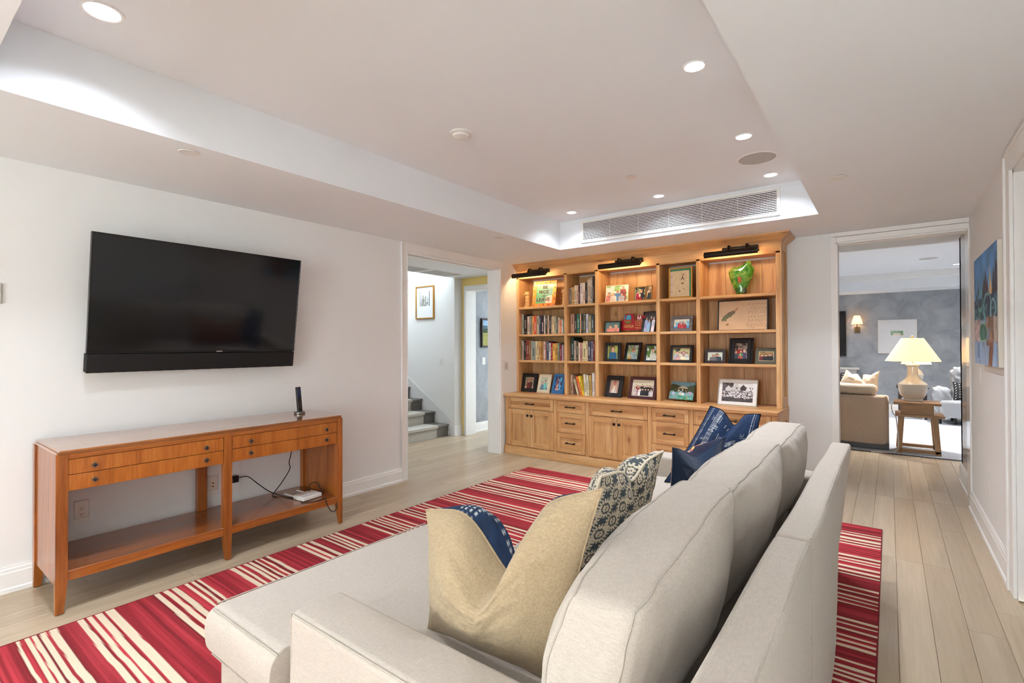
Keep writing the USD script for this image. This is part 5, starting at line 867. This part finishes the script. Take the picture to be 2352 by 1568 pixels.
# ================================================================ RIGHT WALL PAINTING
def mountain(u, v):
    f = 1 - u; n = meshkit.fbm(np.stack([f * 6, v * 9, 0 * u], -1), 4, 70); st = meshkit.fbm(np.stack([f * 24 + 3 * n, v * 8, 0 * u], -1), 3, 71)[..., None]; st2 = meshkit.fbm(np.stack([f * 9, v * 26 + 5 * n, 0 * u], -1), 3, 72)[..., None]; n = n[..., None]
    F, Vq = f + .03 * (st[..., 0] - .5), v + .03 * (st2[..., 0] - .5)
    c = np.array((74., 140, 206)) * (.72 + .5 * n) + np.array((60, 40, 20)) * np.clip(1.35 - v[..., None] * 1.3, 0, 1)
    def put(m, col, lo=.5, hi=1.0, t=st): c[m] = (np.array(col) * (lo + hi * t))[m]
    def tri(x, top, wl, wr_, base): return (Vq > base) & (F > x - wl * (top - Vq) / (top - base)) & (F < x + wr_ * (top - Vq) / (top - base)) & (Vq < top)
    put(tri(.72, .86, .05, .12, .56), (232, 206, 158), .8, .4)
    for x, t, wl, wr_, col in ((.2, .75, .09, .1, (40, 74, 104)), (.12, .68, .1, .1, (52, 70, 96)), (.55, .84, .2, .1, (62, 50, 66)), (.48, .78, .2, .12, (58, 54, 78)), (.62, .80, .1, .07, (80, 50, 52)), (.95, .87, .17, .3, (50, 52, 78)), (.86, .82, .1, .2, (56, 48, 64))): put(tri(x, t, wl, wr_, .46), col, .5, 1.0)
    put((Vq < .60) & (Vq > .40), (44, 70, 104), .5, 1.0, st2); put((Vq < .6) & (Vq > .36) & (st2[..., 0] > .57), (96, 140, 168), .7, .6); put((Vq < .52) & (Vq > .36) & (st[..., 0] > .56), (60, 120, 118), .6, .7)
    for x0, y0, r, col in ((.3, .58, .11, (96, 180, 160)), (.62, .50, .15, (110, 170, 180)), (.84, .47, .1, (150, 190, 200))): m = np.abs(np.hypot((F - x0) / r, (Vq - y0) / (r * .8)) - 1) < .13; put(m, col, .8, .4)
    put(Vq < .40, (150, 168, 196), .7, .6, st2); put((Vq < .42) & (Vq > .22) & (F < .3) & (st[..., 0] > .42), (186, 164, 164), .6, .8, st2); put((Vq < .42) & (Vq > .17) & (F > .56) & (st2[..., 0] > .4), (150, 118, 96), .5, .9); put((Vq < .40) & (Vq > .2) & (F > .86), (196, 186, 176), .7, .5)
    m = ((F - .42) / .17) ** 2 + ((Vq - .29) / .085) ** 2; put(m < 1, (66, 116, 100), .6, .8); put(np.abs(m - 1) < .16, (150, 196, 176), .8, .3)
    put(Vq < .17 + .03 * np.sin(F * 9), (158, 184, 216), .85, .3); put((np.abs(F - .74 + .25 * (.1 - Vq)) < .075) & (Vq < .2), (140, 92, 66), .6, .8); put((np.abs(F - .2) < .03) & (Vq < .2) & (Vq > .06), (90, 130, 190), .8, .4)
    return c
wpnt = T('wall_painting', 'blue and green mountain painting on unframed canvas, right wall', 'painting', (XR, 4.5, 1.26))
obj('canvas', box(XR - .047, XR - .001, 4.015, 4.99, 1.262, 2.01, .003), paint('raw_canvas', (232, 224, 210), .8, bump=.3, scale=500.), wpnt)
nx, nz = 280, 220; U, Vv = np.meshgrid(np.linspace(0, 1, nx), np.linspace(0, 1, nz), indexing='ij'); c = lin(np.clip(mountain(U, Vv), 0, 255)).reshape(-1, 3)
rel = (meshkit.fbm(np.stack([U * 40, Vv * 30, 0 * U], -1), 3, 77) - .4) * .002
obj('picture', (np.stack([XR - .0478 - rel.clip(0), 4.016 + U * .973, 1.263 + Vv * .746], -1).reshape(-1, 3), grid(nx, nz)[:, ::-1]), M['canvas'], wpnt, smooth=True, color=c)
# ================================================================ STAIR HALL THINGS
def wall_frame(name, label, cat_, x0, x1, z0, z1, y, fm, b, fn, mount=None, mw=.0, d=.03):
    t = T(name, label, cat_, ((x0 + x1) / 2, y, z0)); w, h = x1 - x0, z1 - z0
    obj('frame', cat([box(-w / 2, -w / 2 + b, -d, 0, 0, h, .002), box(w / 2 - b, w / 2, -d, 0, 0, h, .002), box(-w / 2 + b, w / 2 - b, -d, 0, 0, b, .002), box(-w / 2 + b, w / 2 - b, -d, 0, h - b, h, .002)]), fm, t, local=True)
    if mount: obj('mount', box(-w / 2 + b, w / 2 - b, -d * .5, -.001, b, h - b), paint('frame_mount', mount, .8), t, local=True)
    l, r, bt, tp = mw; (v, f), c = sheet(w - 2 * b - l - r, h - 2 * b - bt - tp, fn, .003); obj('picture', (v + [(l - r) / 2, -d * .5 - .001, b + bt], f), M['print'], t, local=True, color=c)
def sketch(u, v):
    n = noise2(u, v, 18, 80); c = np.ones(u.shape + (3,)) * (222, 226, 226); c[(n > .56) & (v < .62) & (np.abs(u - .45) < .36)] = (150, 150, 128); c[(noise2(u, v, 26, 81) > .6) & (v < .5)] = (90, 90, 84); c[(v < .75) & (np.abs(u - .33) < .03)] = (130, 130, 120); c[(v < .7) & (np.abs(u - .58) < .03)] = (140, 136, 124); c[(u > .93) | (u < .04)] = (110, 120, 126); c[np.abs(u - .2) < .012] = (150, 150, 150); return c
wall_frame('framed_print', 'gilt-framed sketch print with a wide white mount on the stair wall', 'framed print', -6.24, -5.815, 1.84, 2.375, SY, gold, .018, sketch, (236, 238, 240), (.075, .08, .19, .07))
def field(u, v):
    n = noise2(u, v, 14, 83)[..., None]; c = np.array((150., 186, 216)) * (.9 + .25 * n); m = v < .78; c[m] = (np.array((70, 96, 110)) * (.6 + .8 * n))[m]; m = v < .66; c[m] = (np.array((52, 76, 40)) * (.5 + 1. * n))[m]; m = v < .5; c[m] = (np.array((168, 164, 84)) * (.75 + .5 * noise2(u, v, 30, 84)[..., None]))[m]; return c
fp = T('framed_print', 'landscape painting of a yellow field in a dark wood frame on the grey wall', 'painting', (GX, 6.6, 1.373))
obj('frame', cat([box(GX, GX + .035, 6.22, 6.25, 1.373, 1.852, .002), box(GX, GX + .035, 6.95, 6.98, 1.373, 1.852, .002), box(GX, GX + .035, 6.25, 6.95, 1.373, 1.4, .002), box(GX, GX + .035, 6.25, 6.95, 1.825, 1.852, .002)]), dkb, fp)
U, Vv = np.meshgrid(np.linspace(0, 1, 160), np.linspace(0, 1, 110), indexing='ij'); obj('picture', (np.stack([0 * U + GX + .02, 6.25 + U * .7, 1.4 + Vv * .425], -1).reshape(-1, 3), grid(160, 110)), M['canvas'], fp, color=lin(np.clip(field(U, Vv), 0, 255)).reshape(-1, 3))
hv = paint('hall_grille', (176, 174, 170), .6)
for k, (y0, y1) in enumerate(((4.16, 4.78), (4.9, 5.42))):
    t = T('ceiling_grille', ('near' if k == 0 else 'far') + ' one of two flat grey grilles in the hall ceiling by the stair', 'air vent', (-5.2, (y0 + y1) / 2, HZ)); obj('frame', cat([box(-5.4, -5.02, y0 - .02, y1 + .02, HZ - .006, HZ, .001)]), M['trim'], t); obj('grille', box(-5.38, -5.04, y0, y1, HZ - .009, HZ - .005, .001), hv, t)
for x, y, z in ((-4.55, 2.7, HZ), (-5.05, 3.5, HZ)): downlight(('nearer' if y < 3 else 'farther') + ' unseen recessed light in the hall ceiling', x, y, z, hall_glow, 'unseen hall recessed lights', .058)  # out of view, placed to light the hall and its yellow wall
for x, y in ((-6.3, 4.9), (-7.2, 4.6), (-6.6, 3.4)): downlight({-6.3: 'right', -7.2: 'left', -6.6: 'front'}[x] + ' unseen recessed light above the stairwell', x, y, 4.2, hall_glow, 'unseen stairwell recessed lights', .075)  # out of view, placed to light the stair wall from above
downlight('unseen recessed light in the grey room beyond the hall', -4.75, 7.0, HZ, hall_glow, 'unseen grey room recessed light', .058)  # out of view, placed to light the grey room

# ================================================================ FAR ROOM THINGS
OT = {a: wood('pale_oak_' + a, ((150, 112, 74), (182, 142, 100), (198, 160, 118)), a, 10., .45) for a in 'xyz'}
st_ = T('side_table', 'pale oak stepped side table on trestle legs carrying the white lamp', 'side table', (.29, 8.4, 0))
obj('table_top', box(.04, .512, 8.15, 8.56, .625, .658, .004), OT['x'], st_); obj('box', box(.113, .44, 8.18, 8.53, .50, .625, .002), OT['x'], st_); obj('lower_top', box(.055, .545, 8.14, 8.60, .472, .502, .004), OT['x'], st_)
for y0, y1 in ((8.14, 8.185), (8.66, 8.70)):
    for sx in (-1, 1):
        xt, xb = .285 + sx * .165, .285 + sx * .195; obj('leg', prism([(xt - .027, .475), (xt + .027, .475), (xb + .027, .008), (xb - .027, .008)], y0 - (.06 if y0 > 8.5 else 0), y1 - (.06 if y0 > 8.5 else 0), 'xzy'), OT['z'], st_)
    o = .06 if y0 > 8.5 else 0; obj('foot_rail', box(.1, .475, y0 - o, y1 - o, .02, .062, .003), OT['x'], st_)
obj('foot_bar', box(.465, .505, 8.14, 8.64, .03, .06, .003), OT['y'], st_)
cer = paint('glazed_ceramic', (234, 228, 216), .08, coat_weight=.6)
shade_m = material('lamp_shade', {'t': ('translucent_bsdf', {'color': tuple(lin((248, 228, 196)))}), 'd': ('diffuse_bsdf', {'color': tuple(lin((248, 236, 214)))}), 'm': ('mix_closure', {'fac': .45}), 'e': ('emission', {'color': tuple(lin((255, 224, 178))), 'strength': .42}), 'a': ('add_closure', {})}, [('t.BSDF', 'm.closure1'), ('d.BSDF', 'm.closure2'), ('m.closure', 'a.closure1'), ('e.emission', 'a.closure2')], 'a.closure')
bulb = glow('lamp_bulb', (255, 214, 160), LAMP)
def lamp(label, x, y, z, s, prof, sh, name='table_lamp', hex_=0):
    t = T(name, label, 'table lamp', (x, y, z)); obj('base', lathe([(r * s, h * s) for r, h in prof], n=hex_ or 48), cer, t, local=True, smooth=28)
    r0, r1, z0, z1 = (q * s for q in sh); obj('shade', cat([lathe([(r0, z0), (r1, z1)], n=48), lathe([(r1 - .002, z1), (r0 - .002, z0)], n=48)]), shade_m, t, local=True, smooth=True)
    zm = prof[-1][1] * s; obj('stem', cat([cyl((0, 0, zm - .01), (0, 0, z1 + .02 * s), .006, 10), tube([(-r1, 0, z1 - .004), (0, 0, z1 - .004), (r1, 0, z1 - .004)], .002, 6)]), brass, t, local=True); obj('finial', lathe([(0, z1 + .012 * s), (.012, z1 + .016 * s), (.014, z1 + .026 * s), (.006, z1 + .034 * s), (0, z1 + .036 * s)], n=16), brass, t, local=True, smooth=40)
    obj('bulb', trimesh.creation.icosphere(2, .03).apply_translation((0, 0, (z0 + z1) / 2)), bulb, t, local=True); return t
lamp('white ceramic bottle lamp with a wide cream cone shade on the oak side table', .242, 8.42, .658, 1., [(0, 0), (.096, 0), (.1, .012), (.092, .022), (.104, .04), (.135, .08), (.15, .13), (.157, .19), (.158, .215), (.15, .23), (.118, .256), (.086, .285), (.066, .325), (.057, .36), (.055, .45), (.06, .457), (.075, .462), (.075, .474), (.05, .482), (.03, .495), (0, .497)], (.293, .118, .52, .822))
lamp('smaller white urn lamp with a white shade on the dark table behind', .40, 12.1, .612, 1.15, [(0, 0), (.06, 0), (.062, .01), (.04, .03), (.05, .06), (.095, .13), (.1, .19), (.07, .25), (.035, .28), (.03, .33), (.045, .34), (0, .345)], (.2, .11, .36, .58), 'table_lamp')
cord('lamp_cord', 'white lamp cord trailing down the side table to the floor', [(.04, 8.45, .63), (.015, 8.4, .60), (.03, 8.25, .5), (.06, 8.17, .46), (.075, 8.12, .3), (.085, 8.08, .12), (.05, 8.04, .03), (-.05, 8.0, .012), (-.2, 7.98, .008)], .006, M['white_plastic'])
dt = T('dark_table', 'dark wood side table carrying the smaller urn lamp', 'side table', (.34, 12.1, 0)); dw = wood('dark_walnut', ((40, 28, 22), (58, 42, 34), (70, 52, 42)), 'x', 10.)
obj('table_top', box(.10, .575, 11.85, 12.35, .58, .61, .004), dw, dt); obj('drawer_box', box(.13, .545, 11.88, 12.32, .40, .58, .003), dw, dt)
for x in (.15, .525):
    for y in (11.9, 12.3): obj('leg', box(x - .02, x + .02, y - .02, y + .02, .008, .41), dw, dt)
pk = linen('rose_linen', (214, 190, 168), .12, 260., .4)
fs = T('far_sofa', 'cream linen sofa in the far room with its back towards the doorway', 'sofa', (-.95, 8.7, 0))
obj('back', rbox((-1.95, 8.2, .06), (-.022, 8.42, .715), .04, (40, 8, 20), lambda V, U: hang(V, U, 31)), pk, fs, smooth=True)
for a, b in ((-1.95, -1.72), (-.2, -.012)): obj('arm', rbox((a, 8.22, .06), (b, 9.15, .6 if a < -1 else .66), .04, (8, 24, 20)), pk, fs, smooth=True)
obj('skirt', cat([box(-1.95, -.018, 8.206, 8.216, .012, .1, .003), box(-.022, -.012, 8.21, 9.15, .012, .1, .003)]), linen('grey_skirt', (120, 122, 124)), fs)
obj('seat', rbox((-1.74, 8.4, .06), (-.19, 9.16, .46), .04, (20, 20, 8)), pk, fs, smooth=True)
cl = linen('cream_cushion', (238, 220, 196), .08, 260., .3)
o = obj('bolster_cushion', rbox((-.95, 8.24, .72), (-.135, 8.44, .862), .06, (24, 8, 8), lambda V, U: V + (wr(V, .006, 8., 3))[:, None]), cl, None, smooth=True); tag(o.path, 'long cream bolster lying on top of the far sofa back', 'cushion')
pillow('far_cushion', 'cream square cushion leaning at the left on the far sofa', (-.62, 8.55, .8), (-.2, 8.5, .8), (-.5, 8.62, 1.04), (-.36, 8.6, .98), .07, .07, (0, 0, -.02), (cl, cl), n=24, seed=70)
pillow('far_cushion', 'cream square cushion with a raised corner at the right end of the far sofa', (-.34, 8.6, .8), (-.13, 8.5, .76), (-.3, 8.66, .97), (-.112, 8.56, 1.03), .06, .06, (0, 0, -.02), (cl, cl), n=24, seed=71)
def sprig(u, v): c = np.ones(u.shape + (3,)) * (40, 40, 44); n = noise2(u, v, 9, 90); a, b = (u * 6) % 1 - .5, (v * 7 + .5 * np.floor(u * 6)) % 1 - .5; c[((a + b) / .5) ** 2 + ((a - b) / .22) ** 2 < .6] = (214, 212, 206); return c
pillow('far_cushion', 'patterned grey and cream cushion at the left edge of the far doorway', (-.85, 8.6, .76), (-.5, 8.55, .78), (-.8, 8.66, 1.0), (-.5, 8.62, 1.0), .06, .06, (0, 0, -.02), (PC, PC), (sprig, sprig), n=60, seed=72)
tf = linen('grey_upholstery', (172, 174, 176), .12, 240., .3)
ac = T('armchair', 'grey button-tufted armchair in the far room, partly hidden by the door jamb', 'armchair', (1.2, 11.7, 0))
def tuft(V, U):
    V = V.copy(); d = .02 * (np.sin(V[:, 1] * 32) * np.sin(V[:, 2] * 32)) ** 2 + .018 * (np.sin(V[:, 0] * 26 + V[:, 2] * 20)) ** 2; V -= d[:, None] * np.sign(U) * (np.abs(U) > .85) * [1, .6, 1]; return V
obj('seat', rbox((.70, 11.35, .13), (1.7, 12.1, .42), .05, (26, 22, 8)), tf, ac, smooth=True)
obj('arm', rbox((.6, 11.5, .14), (.87, 12.1, .645), .11, (20, 30, 20), tuft), tf, ac, smooth=True); obj('arm', rbox((1.6, 11.4, .14), (1.86, 12.1, .645), .11, (12, 20, 14), tuft), tf, ac, smooth=True)
obj('back', rbox((.875, 11.95, .3), (1.62, 12.2, 1.0), .1, (40, 8, 40), tuft), tf, ac, smooth=True)
for x in (.70, .9, 1.65):
    for y in (11.5, 12.05): obj('leg', cyl((x, y, .008), (x, y, .15), .022, 10), M['black'], ac)
pillow('far_cushion', 'black cushion with white leaf sprigs on the tufted armchair', (.885, 11.62, .42), (1.22, 11.62, .42), (.89, 11.78, .73), (1.22, 11.78, .73), .05, .05, (0, 0, -.02), (PC, PC), (sprig, sprig), n=60, seed=73)
wm = paint('white_frame', (240, 238, 234), .4)
def green_house(u, v): n = noise2(u, v, 9, 95)[..., None]; c = np.array((84., 128, 76)) * (.5 + 1. * n); m = (v > .2) & (v < .6) & (np.abs(u - .52) < .3); c[m] = (222, 196, 186); c[(v < .22)] = (226, 224, 210); c[(v > .3) & (v < .45) & (((u * 9) % 1) < .3) & (np.abs(u - .52) < .28)] = (120, 96, 90); return c
wall_frame('framed_print', 'white-framed print of a pale house among greenery on the far grey wall', 'framed print', -.19, .452, 1.212, 1.913, FY, wm, .018, green_house, (240, 226, 204), (.195, .205, .34, .215), .03)
tv2 = T('television', 'second television seen edge-on at the left of the far doorway', 'television', (-1.2, FY, 1.15)); obj('screen', box(-1.9, -.752, FY - .05, FY - .02, 1.146, 2.131, .004), M['black'], tv2); obj('wall_mount', box(-1.5, -1.1, FY - .02, FY, 1.4, 1.8), M['dark'], tv2)
scn = T('wall_sconce', 'brass wall sconce with a pleated cream shade on the far grey wall', 'wall sconce', (-.55, FY, 1.65))
ab = paint('aged_brass', (120, 100, 72), .35, .8); obj('back_plate', box(-.6, -.5, FY - .02, FY, 1.652, 1.782, .004), ab, scn); obj('arm', tube([(-.55, FY - .02, 1.7), (-.55, FY - .09, 1.69), (-.55, FY - .12, 1.75), (-.55, FY - .12, 1.86)], .009, 8), ab, scn, smooth=40)
obj('shade', cat([lathe([(.105, 1.838), (.055, 2.018)], (-.55, FY - .12, 0), 32), lathe([(.053, 2.018), (.103, 1.838)], (-.55, FY - .12, 0), 32)]), shade_m, scn, smooth=True); obj('bulb', trimesh.creation.icosphere(2, .022).apply_translation((-.55, FY - .12, 1.92)), glow('sconce_bulb', (255, 206, 150), SCONCE), scn)
mt = T('mantel_cabinet', 'grey-white mantel shelf against the far wall beside the sofa', 'mantel', (-1.2, FY, 0)); gw = paint('mantel_paint', (196, 192, 186), .5); obj('top', box(-1.9, -.505, FY - .3, FY - .006, .868, .905, .006), gw, mt); obj('body', box(-1.85, -.566, FY - .24, FY - .006, .16, .87, .004), gw, mt)
for x, y, w in ((.952, 11.64, 'at the right edge of the far doorway'), (-.9, 10.6, 'at the left, out of view'), (-1.3, 11.64, 'at the far left, out of view'), (.0, 8.9, 'above the oak side table, out of view'), (-1.3, 8.9, 'above the far sofa, out of view'), (1.9, 8.9, 'at the near right, out of view'), (2.4, 11.6, 'at the far right, out of view')): downlight('glowing recessed light in the far tray ceiling ' + w, x, y, ZT, far_glow, 'far room recessed lights')  # all but the first out of view, placed to light the far room
sp2 = T('ceiling_speaker', 'round grey ceiling speaker seen through the far doorway', 'speaker', (.519, 10.554, ZT)); obj('grille', lathe([(0, -.004), (.12, -.004), (.128, 0)], n=36), paint('speaker_grille', (190, 188, 184), .8), sp2, local=True); obj('rim', lathe([(.128, 0), (.128, -.005), (.137, 0)], n=36), M['trim'], sp2, local=True)
cap('flat round white sprinkler cover just beyond the far doorway head', .081, 6.498, ZC, .06)
